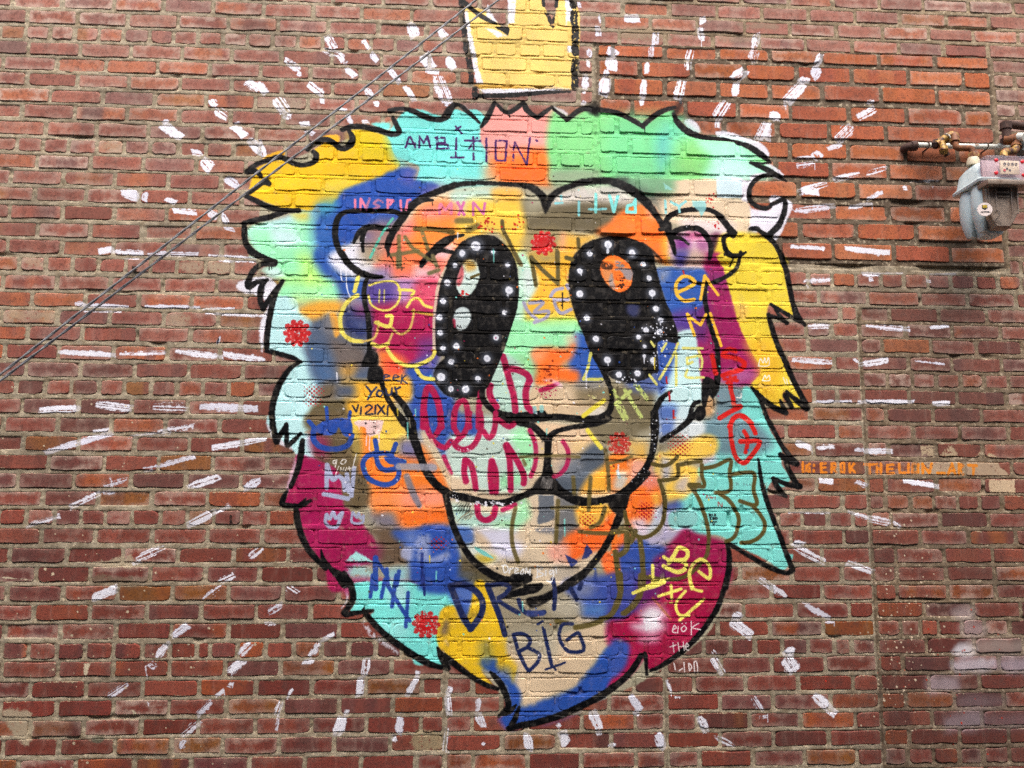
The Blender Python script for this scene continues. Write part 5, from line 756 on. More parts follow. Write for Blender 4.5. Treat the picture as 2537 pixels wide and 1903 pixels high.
# ======================= the brickwork =======================
rng = random.Random(11)
CP = .075                                    # course pitch
LEFT_Y = [2, 39, 78, 117, 155, 194, 234, 274, 315, 357, 398, 438, 479, 523.5, 567, 610, 652, 698.6, 740.5, 784, 824.5, 870.8, 914, 958, 1005, 1051, 1097.7, 1145, 1190, 1235, 1281, 1327.7, 1375.5, 1424, 1470.7, 1518.5, 1566, 1614, 1660, 1709.5, 1757, 1806, 1854]
ZC = {i: to_wall(25, y)[1] for i, y in enumerate(LEFT_Y)}; ZC[0] = ZC[1]+CP
for i in range(-1, -18, -1): ZC[i] = ZC[i+1]+CP
for i in range(43, 60): ZC[i] = ZC[i-1]-CP
X_LO, X_HI, Z_LO, Z_HI = -4.0, 4.6, 0.02, 4.95
XA, XB, XC, XD, XE = .583, 2.452, 1.746, .845, -.075   # straight joints between builds of brickwork
XE = to_wall(1106, 1500)[0]
PT, PB = 3.705, 2.685                        # top and bottom of the orange infill
WT = to_wall(1300, 735)[1]                   # top of the lower infill between XE and XD
PZC = [to_wall(2000, y)[1] for y in (142, 184, 229, 279, 324, 373, 420, 470, 523, 570, 623)]
def course_of(z): return min(ZC, key=lambda i: abs(ZC[i]-z))
KNOWN = {}
def kj(x0, y0, y, xs, patch=False):
    s = 640/2212; px = x0+sum(xs)/len(xs)*s
    z = to_wall(px, y0+y*s)[1]
    key = ('p', min(range(11), key=lambda i: abs(PZC[i]-z))) if patch else course_of(z)
    KNOWN.setdefault(key, []).extend(to_wall(x0+x*s, y0+y*s)[0] for x in xs)
def rows(x0, y0, s):
    for r in s.split(';'):
        v = [float(t) for t in r.split()]
        i = int(v[0]); z = ZC[i]
        yy = y0 + 0
        KNOWN.setdefault(i, []).extend(to_wall(x0+x*640/2212, LEFT_Y[i])[0] for x in v[1:])
rows(0, 0, '0 105 540 975 1400 1830;1 235 665 1095 1530 1960;2 215 425 640 850 1060 1280 1490 1700 1910 2120;3 245 685 1125 1560 1990;4 480 905 1355 1800;5 225 665 1105 1545 1985;6 430 880 1325 1765;7 195 640 1085 1535 1980;8 390 830 1275 1735 2200;9 140 370 590 830 1060 1290 1530 1770 2000;10 315 775 1230 1680 2105;11 90 535 985 1440 1890;12 297 738 1190 1630 2070;13 80 535 975 1430 1880;14 320 770 1215 1665;15 65 525 970 1440 1900;16 160 395 620 845 1080 1290 1515 1760 1990;17 25 485 945 1395 1850;18 270 730 1190 1640 2100;19 485 940 1405 1865;20 235 705 1175 1630 2095;21 35 500 970 1430 1885;22 220 690 1155 1615 2080;23 140 385 610 850 1060 1295 1515 1740 1960 2190;24 190 670 1130 1605 2060;25 25 490 955 1415 1880;26 205 670 1150 1620 2070;27 415 890 1355 1820;28 150 630 1120 1590 2060;29 360 835 1305 1775;30 225 465 690 900 1130 1370 1600 1830 2065;31 350 810 1300 1775;32 85 570 1050 1520 2000;33 305 775 1280 1760;34 60 535 1000 1475 1960;35 285 765 1250 1720 2200;36 30 510 990 1465 1950;37 10 245 490 725 970 1215 1450 1685 1800 2030;38 10 490 970 1450 1925;39 260 735 1215 1705 2190;40 0 480 965 1445 1935;41 250 715 1205 1695 2180;42 25 500 980 1465 1905')
for a in ((490, (480, 970, 1450)), (635, (265, 735, 1220, 1690)), (790, (485, 985, 1465)), (965, (215, 715, 1205, 1690)), (1120, (545, 1030, 1510)), (1290, (210, 710, 1195)), (1450, (85, 555, 1050, 1530)), (1610, (285, 780, 1270))): kj(1897, 0, a[0], a[1], True)
for a in ((185, (580, 1060, 1560)), (345, (295, 780, 1285, 1780)), (530, (580, 1100, 1585))): kj(1897, 470, a[0], a[1], True)
for y, xs in ((760, (365, 565, 775, 985, 1185)), (905, (455, 875, 1320, 1725, 2140)), (1045, (640, 1060, 1480, 1890)), (1200, (350, 565)), (1210, (1200, 1600, 2010)), (1340, (370,)), (1350, (1000, 1420, 1810)), (1475, (590,)), (1490, (1230, 1595, 2020))): kj(1897, 470, y, xs)
for y, xs in ((150, (415, 615)), (155, (1230, 1640, 2060)), (300, (395,)), (310, (1030, 1435, 1850)), (440, (175, 610)), (455, (1260, 1665, 2080)), (590, (410,)), (600, (1055, 1460, 1860)), (745, (1280, 1700)), (900, (435,)), (910, (1030, 1460, 1870)), (1050, (225, 660)), (1055, (1240, 1440, 1645, 1835, 2025)), (1200, (110, 315, 535)), (1210, (1075, 1495, 1910)), (1355, (220, 675)), (1360, (1325, 1740)), (1510, (480,)), (1510, (1115, 1530, 1945))): kj(1897, 940, y, xs)
for y, xs in ((145, (490,)), (155, (1130, 1560, 1970)), (300, (255, 715)), (320, (1360, 1780, 2185)), (465, (40, 495)), (480, (1155, 1485, 1690, 1880)), (630, (140, 365, 590, 740)), (640, (1380, 1790)), (785, (55, 515)), (790, (1180, 1600, 2000)), (940, (280, 750)), (950, (1400, 1835)), (1110, (65, 560)), (1110, (1205, 1620, 2050)), (1275, (305, 770)), (1260, (1430, 1860)), (1440, (70, 550)), (1430, (1240, 1665, 2085)), (1590, (340, 790)), (1590, (1440, 1870))): kj(1897, 1423, y, xs)
UNIT = .2193
def fill(a, b, known, unit, phase):
    """joint positions from a to b (both are ends of the run), passing through the surveyed ones"""
    ks = sorted(k for k in known if a+.03 < k < b-.03); out = [a]
    cl = []
    for k in ks:
        if not cl or k-cl[-1] > .05: cl.append(k)
    def even(p, q):
        n = max(1, round((q-p)/unit))
        for i in range(1, n): out.append(p+(q-p)*i/n+rng.uniform(-.005, .005))
        out.append(q)
    if cl:
        p = cl[0]; pre = []
        x = p-unit
        while x > a+.045: pre.append(x+rng.uniform(-.004, .004)); x -= unit
        out += pre[::-1]+[p]
        for q in cl[1:]:
            even(out[-1], q)
        x = cl[-1]+unit
    else:
        x = a+phase*unit
        if phase < .2: x += unit
    while x < b-.045: out.append(x+rng.uniform(-.004, .004)); x += unit
    out.append(b); return out
BR = []                                       # x0 x1 z0 z1 zone
def run(a, b, zc, h, known, unit, phase, zone, g=.0155, slope=0.0):
    J = fill(a, b, known, unit, phase)
    for p, q in zip(J[:-1], J[1:]):
        if q-p < .035: continue
        hh = h*rng.uniform(.955, 1.03); dz = rng.uniform(-.0015, .0015)
        BR.append([p+g/2*rng.uniform(.7, 1.3), q-g/2*rng.uniform(.7, 1.3), zc-hh/2+dz, zc+hh/2+dz, zone])
for i in sorted(ZC):
    z = ZC[i]
    if z-.03 < Z_LO or z+.03 > Z_HI: continue
    ks = KNOWN.get(i, []); head = (i % 7 == 2); u = UNIT/2 if head else UNIT; ph = .5 if i % 2 else .05
    headR = (i % 7 == 1); uR = UNIT/2 if headR else UNIT*.965
    k1 = [k for k in ks if k < to_wall(660, 900)[0] or k > .9]
    if z > PT+.02:
        run(X_LO, X_HI, z, .0580, k1, u, ph, 'm')
    elif z > PB-.03 and z < PT+.02:
        run(X_LO, XA-.004, z, .0580, k1, u, ph, 'm')
        run(XB+.006, X_HI, z, .0580, [], uR, ph, 'r')
        if z < PB+.02 or z > PT-.02: pass
    else:
        if z > WT: run(X_LO, XC-.001 if z < 2.47 else X_HI, z, .0580, k1, u, ph, 'm')
        else:
            run(X_LO, XE-.002, z, .0580, k1, u, ph, 'm'); run(XE+.002, XD-.002, z, .0580, [], u, ph, 'w'); run(XD+.002, XC-.001, z, .0580, [k for k in k1 if k > XD], u, ph, 'm')
        if z < 2.47: run(XC+.002, X_HI, z, .0580, k1, uR, ph, 'r')
for k, z in enumerate(PZC): run(XA+.01, XB-.004, z, .0705 if k else .054, KNOWN.get(('p', k), []), .2445, .5 if k % 2 else .02, 'p', .018)
# ---- colours of single bricks
def jitc(c, a=.1):
    f = rng.uniform(1-1.2*a, 1+1.3*a); f *= .80; return tuple(max(.004, v*f*rng.uniform(.95, 1.05)) for v in lin(c))
PAL = [((166, 86, 68), 28), ((152, 74, 60), 26), ((140, 66, 54), 16), ((190, 98, 56), 16), ((136, 82, 78), 13), ((176, 106, 88), 11), ((164, 98, 46), 6), ((124, 76, 72), 9)]
PAL_LOW = [((156, 80, 64), 26), ((142, 70, 58), 30), ((130, 64, 54), 24), ((178, 92, 54), 9), ((124, 72, 68), 18), ((152, 92, 44), 6), ((114, 66, 60), 13)]
PALP = [((200, 114, 74), 38), ((206, 126, 86), 25), ((180, 98, 72), 24), ((168, 94, 56), 10)]
PALR = [((142, 74, 60), 30), ((126, 68, 58), 30), ((158, 86, 66), 14), ((160, 88, 50), 10), ((106, 62, 58), 17)]
def pick(p):
    t = rng.uniform(0, sum(w for _, w in p))
    for c, w in p:
        t -= w
        if t <= 0: return c
    return p[0][0]
def brick_geo(b, V, Fc, A):
    x0, x1, z0, z1, zone = b; cx, cz = (x0+x1)/2, (z0+z1)/2; hx, hz = (x1-x0)/2, (z1-z0)/2; r = rng.uniform
    pts = []
    for sx, sz, first in ((-1, -1, 'v'), (1, -1, 'h'), (1, 1, 'v'), (-1, 1, 'h')):
        ch = r(.003, .013)
        if r(0, 1) < .16: ch = r(.014, .028)
        ch = min(ch, hz*.8, hx*.6); chz = ch*r(.5, 1.0)
        a = (sx*(hx), sz*(hz-chz)); c = (sx*(hx-ch), sz*hz); m = (sx*(hx-ch*.3), sz*(hz-chz*.3))
        pts += [a, m, c] if first == 'v' else [c, m, a]
        # a wandering point along the long edges
        if sz == -1 and sx == -1: pts += [(r(-.5, -.2)*hx, -hz+r(-.0036, .0034)), (r(.2, .5)*hx, -hz+r(-.0036, .0034))]
        if sz == 1 and sx == 1: pts += [(r(.2, .5)*hx, hz+r(-.0036, .0034)), (r(-.5, -.2)*hx, hz+r(-.0036, .0034))]
    ra = r(-.010, .010); pts = [(u-v*ra+r(-.0008, .0008), v+u*ra+r(-.0008, .0008)) for u, v in pts]
    n = len(pts); yf = r(-.0020, .0016)+(.0045 if r(0, 1) < .05 else -.003 if r(0, 1) < .05 else 0); tx, tz = r(-.010, .010), r(-.03, .03); base = len(V)
    for inset, y in ((.0030, yf), (.0006, yf+.0028), (-.001, .034)):
        for (u, v) in pts:
            uu = u-math.copysign(min(inset*r(.7, 1.5), abs(u)*.5), u); vv = v-math.copysign(min(inset*r(.7, 1.5), abs(v)*.5), v)
            V.append((cx+uu, y+(tx*uu+tz*vv if y < .03 else 0), cz+vv)); A.append((uu, vv))
    Fc.append(tuple(base+k for k in range(n)))
    for q in (0, 1):
        for k in range(n):
            a = base+q*n+k; c = base+q*n+(k+1) % n; Fc.append((a, a+n, c+n, c))
    return 3*n, hx, hz
def brick_mesh(name, bricks):
    V, Fc, A, C1, C2, H = [], [], [], [], [], []
    for b in bricks:
        zone = b[4]; z = (b[2]+b[3])/2; x = (b[0]+b[1])/2
        pal = PALP if zone == 'p' else PALR if zone == 'r' else PAL
        if zone in 'mw': pal = PAL if z > 2.2 else PAL_LOW
        c1, c2 = jitc(pick(pal)), jitc(pick(pal)); k = rng.uniform(0, 1)
        c2 = tuple(a*(1-.5)+b_*.5 for a, b_ in zip(c1, c2)) if k < .8 else c2
        up = max(0, min(1, (z-1.2)/2.6)) if zone != 'p' else .15  # upper bricks paler: lime weathering plus brighter light painted in
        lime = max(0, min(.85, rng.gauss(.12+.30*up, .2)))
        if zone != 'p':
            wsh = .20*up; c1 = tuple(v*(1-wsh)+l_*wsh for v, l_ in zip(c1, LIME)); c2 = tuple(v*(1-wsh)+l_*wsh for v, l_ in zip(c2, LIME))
        nv, hx, hz = brick_geo(b, V, Fc, A)
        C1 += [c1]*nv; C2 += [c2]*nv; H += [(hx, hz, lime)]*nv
    me = bpy.data.meshes.new(name); me.from_pydata(V, [], Fc)
    for nm, typ, dat in (('bcol', 'FLOAT_COLOR', [(*c, 1) for c in C1]), ('bcol2', 'FLOAT_COLOR', [(*c, 1) for c in C2])):
        at = me.attributes.new(nm, typ, 'POINT'); at.data.foreach_set('color', np.array(dat, np.float32).ravel())
    at = me.attributes.new('buv', 'FLOAT_VECTOR', 'POINT'); at.data.foreach_set('vector', np.array([(u, v, 0) for u, v in A], np.float32).ravel())
    at = me.attributes.new('bhs', 'FLOAT_VECTOR', 'POINT'); at.data.foreach_set('vector', np.array(H, np.float32).ravel())
    me.materials.append(M_BRICK); me.update(); return me
def px(X, Z, off=0.0):
    v = np.array([X, CAM_D-off, Z-CAM_H]); d = v@AX_F
    return CX+FPX*(v@AX_R)/d, CY-FPX*(v@AX_U)/d
def seen_area(b):
    q = [px(x, z) for x in (b[0], b[1]) for z in (b[2], b[3])]; xs = [p[0] for p in q]; ys = [p[1] for p in q]
    w_ = min(max(xs), 2537)-max(min(xs), 0); h_ = min(max(ys), 1903)-max(min(ys), 0)
    return max(0, w_)*max(0, h_) if w_ > 0 and h_ > 0 else 0
# what the painter put on single bricks, by region of the mural
FEAT = [('brick under yellow crown paint', '1150 0 1435 0 1435 225 1190 235'), ('brick painted black in the left eye', '1128 618 1180 583 1253 608 1284 690 1248 840 1198 966 1104 978 1073 930 1078 810 1093 692'), ('brick painted black in the right eye', '1425 628 1486 588 1590 602 1636 705 1680 838 1632 915 1558 947 1490 912 1425 782 1408 690'),
        ('brick painted in pale colours between the eyes', '1284 640 1405 640 1500 930 1500 1030 1210 1030 1200 960'), ('brick in the painted muzzle with magenta script', '1060 1000 1480 1040 1600 1100 1560 1230 1320 1225 1110 1215 1050 1100'), ('brick in the painted lower lip', '1110 1230 1560 1240 1500 1340 1390 1440 1290 1440 1160 1380'),
        ('brick under yellow mane paint', '620 420 900 340 980 380 850 480 760 520 620 490'), ('brick under turquoise mane paint', '970 280 1200 290 1200 440 990 440'), ('brick under green mane paint', '1360 280 1700 300 1800 350 1700 450 1360 450'), ('brick under yellow paint of the right mane', '1780 580 1930 580 2000 1000 1860 950'), ('brick under turquoise paint of the right mane', '1700 1100 1920 1040 1980 1420 1780 1340'), ('brick under magenta mane paint', '730 1130 900 1200 920 1400 830 1440 740 1300'), ('brick in the blue tip of the beard', '1210 1640 1500 1620 1560 1640 1280 1800'), ('brick under magenta paint with yellow letters', '1580 1330 1790 1330 1780 1560 1640 1660 1560 1560'), ('brick under navy lettering in the beard', '1110 1450 1460 1450 1450 1660 1200 1680')]
def inside(x, y, poly_):
    c = False; n = len(poly_)
    for i in range(n):
        (ax, ay), (bx, by) = poly_[i-1], poly_[i]
        if (ay > y) != (by > y) and x < (bx-ax)*(y-ay)/(by-ay)+ax: c = not c
    return c
FEAT = [(n, P(s)) for n, s in FEAT]
def lay_bricks(parent, zone_list, cap, parent_loc):
    bs = [b for b in BR if b[4] in zone_list]; bs.sort(key=seen_area, reverse=True)
    vis = [b for b in bs if seen_area(b) > 150]; single = vis[:cap]; ids = {id(b) for b in single}; rest = [b for b in bs if id(b) not in ids]
    for b in single:
        cx, cz = (b[0]+b[1])/2, (b[2]+b[3])/2
        me = brick_mesh('brick', [b]); me.transform(Matrix.Translation((-cx, 0, -cz)))
        o = add_obj('brick', me, None, parent); o.location = (cx-parent_loc[0], -parent_loc[1], cz-parent_loc[2])
        u, v = px(cx, cz)
        for n, pl in FEAT:
            if inside(u, v, pl): o['label'] = n; break
    if rest:
        me = brick_mesh('brickwork', rest); o = add_obj('brickwork', me, None, parent, kind='stuff'); o.location = (-parent_loc[0], -parent_loc[1], -parent_loc[2])
WL = (-.3, .1, 0.0); WR = (2.9, .1, 0.0)
wall_main = empty('brick_wall', WL, 'old red brick wall painted with a multicoloured lion mural', 'brick wall')
wall_right = empty('brick_wall', WR, 'darker brick wall section right of the long vertical joint', 'brick wall')
wall_main['kind'] = 'thing'; wall_right['kind'] = 'thing'
# ---- mortar: one relief sheet, cut along the straight joints
gx = np.concatenate([[X_LO], np.arange(-2.18, 2.78, .0085), [X_HI]]); gz = np.concatenate([[0.0], np.arange(.50, 4.12, .0046), [Z_HI]])
NX, NZ = len(gx), len(gz)
mask = np.zeros((NZ, NX), bool)
for b in BR: 
    i0, i1 = np.searchsorted(gx, (b[0], b[1])); j0, j1 = np.searchsorted(gz, (b[2], b[3])); mask[j0:j1, i0:i1] = True
dd = np.zeros((NZ, NX), np.float32); du = np.zeros((NZ, NX), np.float32); acc = np.full(NX, .2, np.float32)
for j in range(NZ): acc = np.where(mask[j], 0, acc+.0046); dd[j] = acc
acc = np.full(NX, .2, np.float32)
for j in range(NZ-1, -1, -1): acc = np.where(mask[j], 0, acc+.0046); du[j] = acc
tot = du+dd; bed = (tot < .05) & ~mask; t = np.where(bed, dd/np.maximum(tot, 1e-5), .5)
def gn(cell, seed): return vnoise(NX, NZ, cell, seed)
nz = .5*gn(2.5, 21)+.35*gn(6, 22)+.35*gn(18, 23); big = gn(26, 24)*.6+gn(9, 25)*.5
Xg, Zg = np.meshgrid(gx, gz)
inP = (Xg > XA) & (Xg < XB) & (Zg > PB) & (Zg < PT); inR = ((Xg > XB) & (Zg > PB) & (Zg < PT)) | ((Xg > XC) & (Zg < 2.472)); inW = (Xg > XE) & (Xg < XD) & (Zg < WT)
dep = np.where(bed, .0000+.0034*t**1.4, .0018)
dep = np.where(inP, np.where(bed, .0018+.0054*t**1.1, .0035), dep)
dep = dep+nz*.0026
dep += np.clip(big-.62, 0, 1)*.045*(~mask)                       # lost mortar
seam = np.zeros_like(mask)
for sx, za, zb in ((XA, PB, PT), (XC, 0, 2.45), (XD, 0, WT), (XE, 0, WT)): seam |= (np.abs(Xg-sx) < .006) & (Zg > za) & (Zg < zb)
dep += seam*(.003+.005*np.clip(gn(12, 27), 0, 1))
led = (np.abs(Zg-(PB-.008)) < .012) & (Xg > XA) & (Xg < XB); dep += led*np.clip(.5+gn(14, 28), 0, 1)*.016
inner = mask.copy()
for _ in range(1): inner = inner & np.roll(mask, 1, 0) & np.roll(mask, -1, 0) & np.roll(mask, 1, 1) & np.roll(mask, -1, 1)
dep = np.where(inner, .014, dep); edge = mask & ~inner; dep = np.where(edge, np.maximum(.0042+nz*.0042, -.0016), dep)
edge_out = (Xg <= -2.18) | (Xg >= 2.77) | (Zg <= .5) | (Zg >= 4.11); dep = np.where(edge_out, .006, dep)
mc = np.empty((NZ, NX, 4), np.float32); mc[..., 3] = 1
mc[..., :3] = lin((176, 163, 140)); mc[inP, :3] = lin((120, 105, 88)); mc[inR, :3] = lin((146, 128, 106))
top_r = (Xg > .9) & (Zg >= PT); mc[top_r, :3] = lin((164, 146, 120))
rim = (edge | (dd > 0) & (dd < .006)) & ~inner; mid = bed & (t > .3) & ~inner; mc[rim, :3] *= 1.20; mc[mid, :3] *= .84; mc[..., :3] *= .89; mc[..., :3] *= (1+.22*nz+.10*big)[..., None]; mc[seam, :3] *= .8  # lit lower edge and shaded upper part of each joint painted into mortar colour
coords = np.stack([Xg, dep, Zg], -1).reshape(-1, 3).astype(np.float32)
ii = (np.arange(NZ-1)[:, None]*NX+np.arange(NX-1)[None]); quad = np.stack([ii, ii+1, ii+NX+1, ii+NX], -1)
def sheet(name, sel, parent, loc, **k):
    q = quad[sel].reshape(-1, 4); use, inv = np.unique(q, return_inverse=True); q = inv.reshape(-1, 4)
    me = bpy.data.meshes.new(name); nv, nf = len(use), len(q)
    me.vertices.add(nv); me.vertices.foreach_set('co', coords[use].ravel()); me.loops.add(nf*4); me.loops.foreach_set('vertex_index', q.ravel().astype(np.int32)); me.polygons.add(nf)
    me.polygons.foreach_set('loop_start', np.arange(0, nf*4, 4, dtype=np.int32)); me.polygons.foreach_set('loop_total', np.full(nf, 4, np.int32)); me.update(calc_edges=True)
    me.polygons.foreach_set('use_smooth', np.ones(nf, bool))
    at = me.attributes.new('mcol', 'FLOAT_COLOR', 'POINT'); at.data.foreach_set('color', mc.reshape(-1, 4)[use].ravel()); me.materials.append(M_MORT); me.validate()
    o = add_obj(name, me, None, parent, **k); o.location = tuple(-v for v in loc); return o
fP, fR, fW = inP[:-1, :-1], inR[:-1, :-1], inW[:-1, :-1]
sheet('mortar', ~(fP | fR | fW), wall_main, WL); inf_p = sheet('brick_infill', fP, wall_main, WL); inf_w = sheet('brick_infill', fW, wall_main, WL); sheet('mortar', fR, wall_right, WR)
inf_p['label'] = 'blocked opening filled with larger orange bricks at upper right'; inf_w['label'] = 'narrow infill of red brick between two straight joints under the face'
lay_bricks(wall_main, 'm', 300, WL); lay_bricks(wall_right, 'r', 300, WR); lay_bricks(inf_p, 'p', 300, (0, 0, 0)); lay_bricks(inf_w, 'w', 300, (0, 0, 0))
# solid core behind the facing so that the wall has depth
for nm, par, loc, xa, xb in (('core', wall_main, WL, X_LO, 2.45), ('core', wall_right, WR, 2.46, X_HI)):
    bm = bmesh.new(); box(bm, ((xa+xb)/2, .2, Z_HI/2), (xb-xa, .32, Z_HI)); o = part(nm, bm, simple('core_brick', lin((120, 80, 66)), .9), par, False)
# ======================= gas meter and pipework =======================
def ml(x, y, off):               # survey point of the meter close-up -> world
    q = 337/1644; X, Z = to_wall(2200+x*q, 280+y*q, off); return Vector((X, -off, Z))
M_RUST = simple('rusted_iron', lin((112, 66, 36)), .8, .1, .35, 60, .6, [(25, .52, .62, lin((150, 104, 44))), (40, .58, .66, lin((60, 38, 26)))])
M_BRASS = simple('tarnished_brass', lin((172, 134, 66)), .55, .2, .3, 50, .3, [(28, .46, .56, lin((112, 66, 34))), (60, .52, .6, lin((66, 42, 28)))])
M_WPIPE = simple('painted_pipe', lin((206, 206, 196)), .5, 0, .06, 40, .1, [(30, .60, .66, lin((120, 84, 54)))])
M_DARKR = simple('dark_iron', lin((72, 50, 42)), .85, .1, .3, 60, .5)
M_METER = simple('meter_enamel', lin((198, 211, 210)), .45, 0, .07, 14, .1, [(12, .58, .68, lin((160, 176, 180))), (45, .66, .7, lin((110, 108, 100)))])
M_FRONT = simple('meter_alloy', lin((150, 134, 120)), .42, .35, .15, 18, .2, [(16, .5, .7, lin((120, 100, 86))), (50, .64, .7, lin((90, 76, 66)))])
M_SHELL = simple('index_cover_plastic', lin((208, 204, 222)), .12, 0, .04, 12, 0, None, .16)
M_BACK = simple('index_recess', lin((196, 168, 172)), .6, 0, .1); M_DIAL = simple('dial_plate', lin((232, 210, 178)), .5, 0, .05); M_RED = simple('red_cap', lin((214, 40, 52)), .35, 0, .08); M_INK = simple('black_ink', lin((40, 34, 32)), .7, 0, .1); M_STICK = simple('sticker_paper', lin((228, 214, 208)), .5, 0, .03); M_YEL = simple('yellow_ink', lin((214, 182, 40)), .5, 0, .05); M_GAP = simple('dark_slot', lin((48, 34, 28)), .8); M_GREY = simple('pencil_grey', lin((86, 76, 70)), .7)
FO, BO = .285, .085                                   # front and back of the meter, metres off the wall
xl, xr = ml(1160, 1000, FO).x, ml(1600, 1000, FO).x; zt, zm, zb = 3.085, 2.985, 2.762
gm = empty('gas_meter', ((xl+xr)/2, -(FO+BO)/2, zb), 'pale grey gas meter with a clear dial box and a round sticker', 'gas meter')
def ring(x0, x1, y0, y1, z, r, n=4):
    o = []
    for cx_, cy_, a0 in ((x1-r, y1-r, 0), (x0+r, y1-r, 90), (x0+r, y0+r, 180), (x1-r, y0+r, 270)):
        for k in range(n+1):
            a = math.radians(a0+90*k/n); o.append((cx_+r*math.cos(a), cy_+r*math.sin(a), z))
    return o
W_ = xr-xl
bm = bmesh.new(); loft(bm, [ring(xl+.012, xr-.012, -FO+.035, -BO-.02, zm+.01, .02), ring(xl+.010, xr-.010, -FO+.033, -BO-.018, zm-.10, .02), ring(xl+.020, xr-.02, -FO+.040, -BO-.03, zm-.17, .022), ring(xl+.045, xr-.045, -FO+.06, -BO-.05, zb+.006, .02)])
part('body', bm, M_METER, gm)
bm = bmesh.new()
loft(bm, [ring(xl-.012, xr+.012, -FO-.004, -BO+.014, zm-.006, .02), ring(xl-.014, xr+.014, -FO-.006, -BO+.016, zm+.004, .02), ring(xl-.004, xr+.004, -FO+.012, -BO-.004, zm+.018, .02), ring(xl+.002, xr-.002, -FO+.02, -BO-.012, zt-.03, .03), ring(xl+.02, xr-.02, -FO+.045, -BO-.03, zt-.004, .035), ring(xl+.05, xr-.05, -FO+.07, -BO-.05, zt+.004, .02)])
part('head', bm, M_METER, gm)
for y in (-FO+.058, -BO-.058):                           # the two bulging diaphragm chambers of the side
    bm = bmesh.new(); L = []
    for k in range(9):
        f = k/8; z = zm-.012-f*(zm-zb-.022); r = .040*(1-.55*max(0, f-.62)/.38)*(1 if f > .04 else .7); bulge = .026*math.sin(math.pi*min(1, .12+f*.9))**.6
        L.append([(xl+.012-bulge*max(0, math.cos(a))*1.0+.03*max(0, -math.cos(a)), y+r*math.sin(a), z) for a in [2*math.pi*q/16 for q in range(16)]])
    loft(bm, L); part('side_chamber', bm, M_METER, gm)
bm = bmesh.new(); fx0, fx1 = xl+.006, xr-.004; fo = -FO
def outl(ins): 
    return [(fx0+ins, zm-.004), (fx0+ins, zm-.13), (fx0+.012+ins, zb+.055), (fx0+.035+ins, zb+.012+ins), (fx1-.045-ins, zb+.012+ins), (fx1-.016-ins, zb+.06), (fx1-ins, zm-.13), (fx1-ins, zm-.004)]
loft(bm, [[(x, fo+.045, z) for x, z in outl(0)], [(x, fo+.010, z) for x, z in outl(.001)], [(x, fo, z) for x, z in outl(.007)]]); part('front_cover', bm, M_FRONT, gm)
for fx in (.10, .30, .74, .92):
    x = fx0+(fx1-fx0)*fx; bm = bmesh.new(); tube(bm, [(x, fo, zm-.012), (x, fo-.002, zm-.05), (x, fo, zm-.15)], [.0035, .0045, .002], 8); part('rib', bm, M_FRONT, gm)
bm = bmesh.new(); box(bm, (fx0+(fx1-fx0)*.52, fo-.001, zm-.052), ((fx1-fx0)*.36, .006, .058), .002); plate = part('nameplate', bm, M_FRONT, gm); bm = bmesh.new(); box(bm, (fx0+(fx1-fx0)*.52, fo-.0045, zm-.068), ((fx1-fx0)*.34, .004, .009), .001); part('slot', bm, M_GAP, plate); bm = bmesh.new(); box(bm, (fx0+(fx1-fx0)*.52, fo-.0045, zm-.040), ((fx1-fx0)*.30, .003, .028), .001); part('window', bm, M_GAP, plate)
# dial box
bx0, bx1 = ml(1190, 600, .325).x, ml(1190, 600, .325).x+.215; bz0, bz1 = ml(1200, 800, .325).z, ml(1200, 505, .325).z; by = -.325
bm = bmesh.new(); box(bm, ((bx0+bx1)/2, by+.048, (bz0+bz1)/2), (bx1-bx0-.012, .012, bz1-bz0-.012), .002); part('index_back', bm, M_BACK, gm)
bm = bmesh.new(); box(bm, ((bx0+bx1)/2, by+.03, (bz0+bz1)/2), (bx1-bx0, .06, bz1-bz0), .006); part('index_cover', bm, M_SHELL, gm)
bm = bmesh.new(); box(bm, ((bx0+bx1)/2, by+.034, bz0-.010), (bx1-bx0+.006, .075, .022), .005); part('index_sill', bm, M_FRONT, gm)
d0, d1 = ml(1345, 575, .30), ml(1590, 745, .30); bm = bmesh.new(); box(bm, ((d0.x+d1.x)/2, -.300, (d0.z+d1.z)/2), (d1.x-d0.x, .008, d0.z-d1.z), .003); dial = part('dial_plate', bm, M_DIAL, gm)
for lx, ly, r in ((1408, 615, 17), (1456, 618, 17), (1503, 618, 17), (1548, 618, 17), (1440, 672, 12), (1475, 692, 12)):
    c = ml(lx, ly, .305); q = r*337/1644*1.6e-3; bm = bmesh.new()
    tube(bm, [(c.x+q*math.cos(a), -.305, c.z+q*math.sin(a)) for a in [2*math.pi*k/12 for k in range(13)]], .0009, 5); tube(bm, [(c.x, -.305, c.z), (c.x+q*.7, -.305, c.z+q*(.2 if ly < 650 else -.5))], .0014, 5); part('dial', bm, M_INK, dial)
c = ml(1408, 692, .305); bm = bmesh.new(); tube(bm, [(c.x, -.303, c.z), (c.x, -.307, c.z)], .0052, 12); part('indicator', bm, M_RED, dial)
for lx, ly in ((1308, 570), (1308, 725), (1625, 590), (1640, 750)):
    c = ml(lx, ly, .327); bm = bmesh.new(); tube(bm, [(c.x, -.325, c.z), (c.x, -.329, c.z), (c.x, -.331, c.z)], [.0085, .0085, .005], 12); part('screw_cap', bm, M_RED, gm)
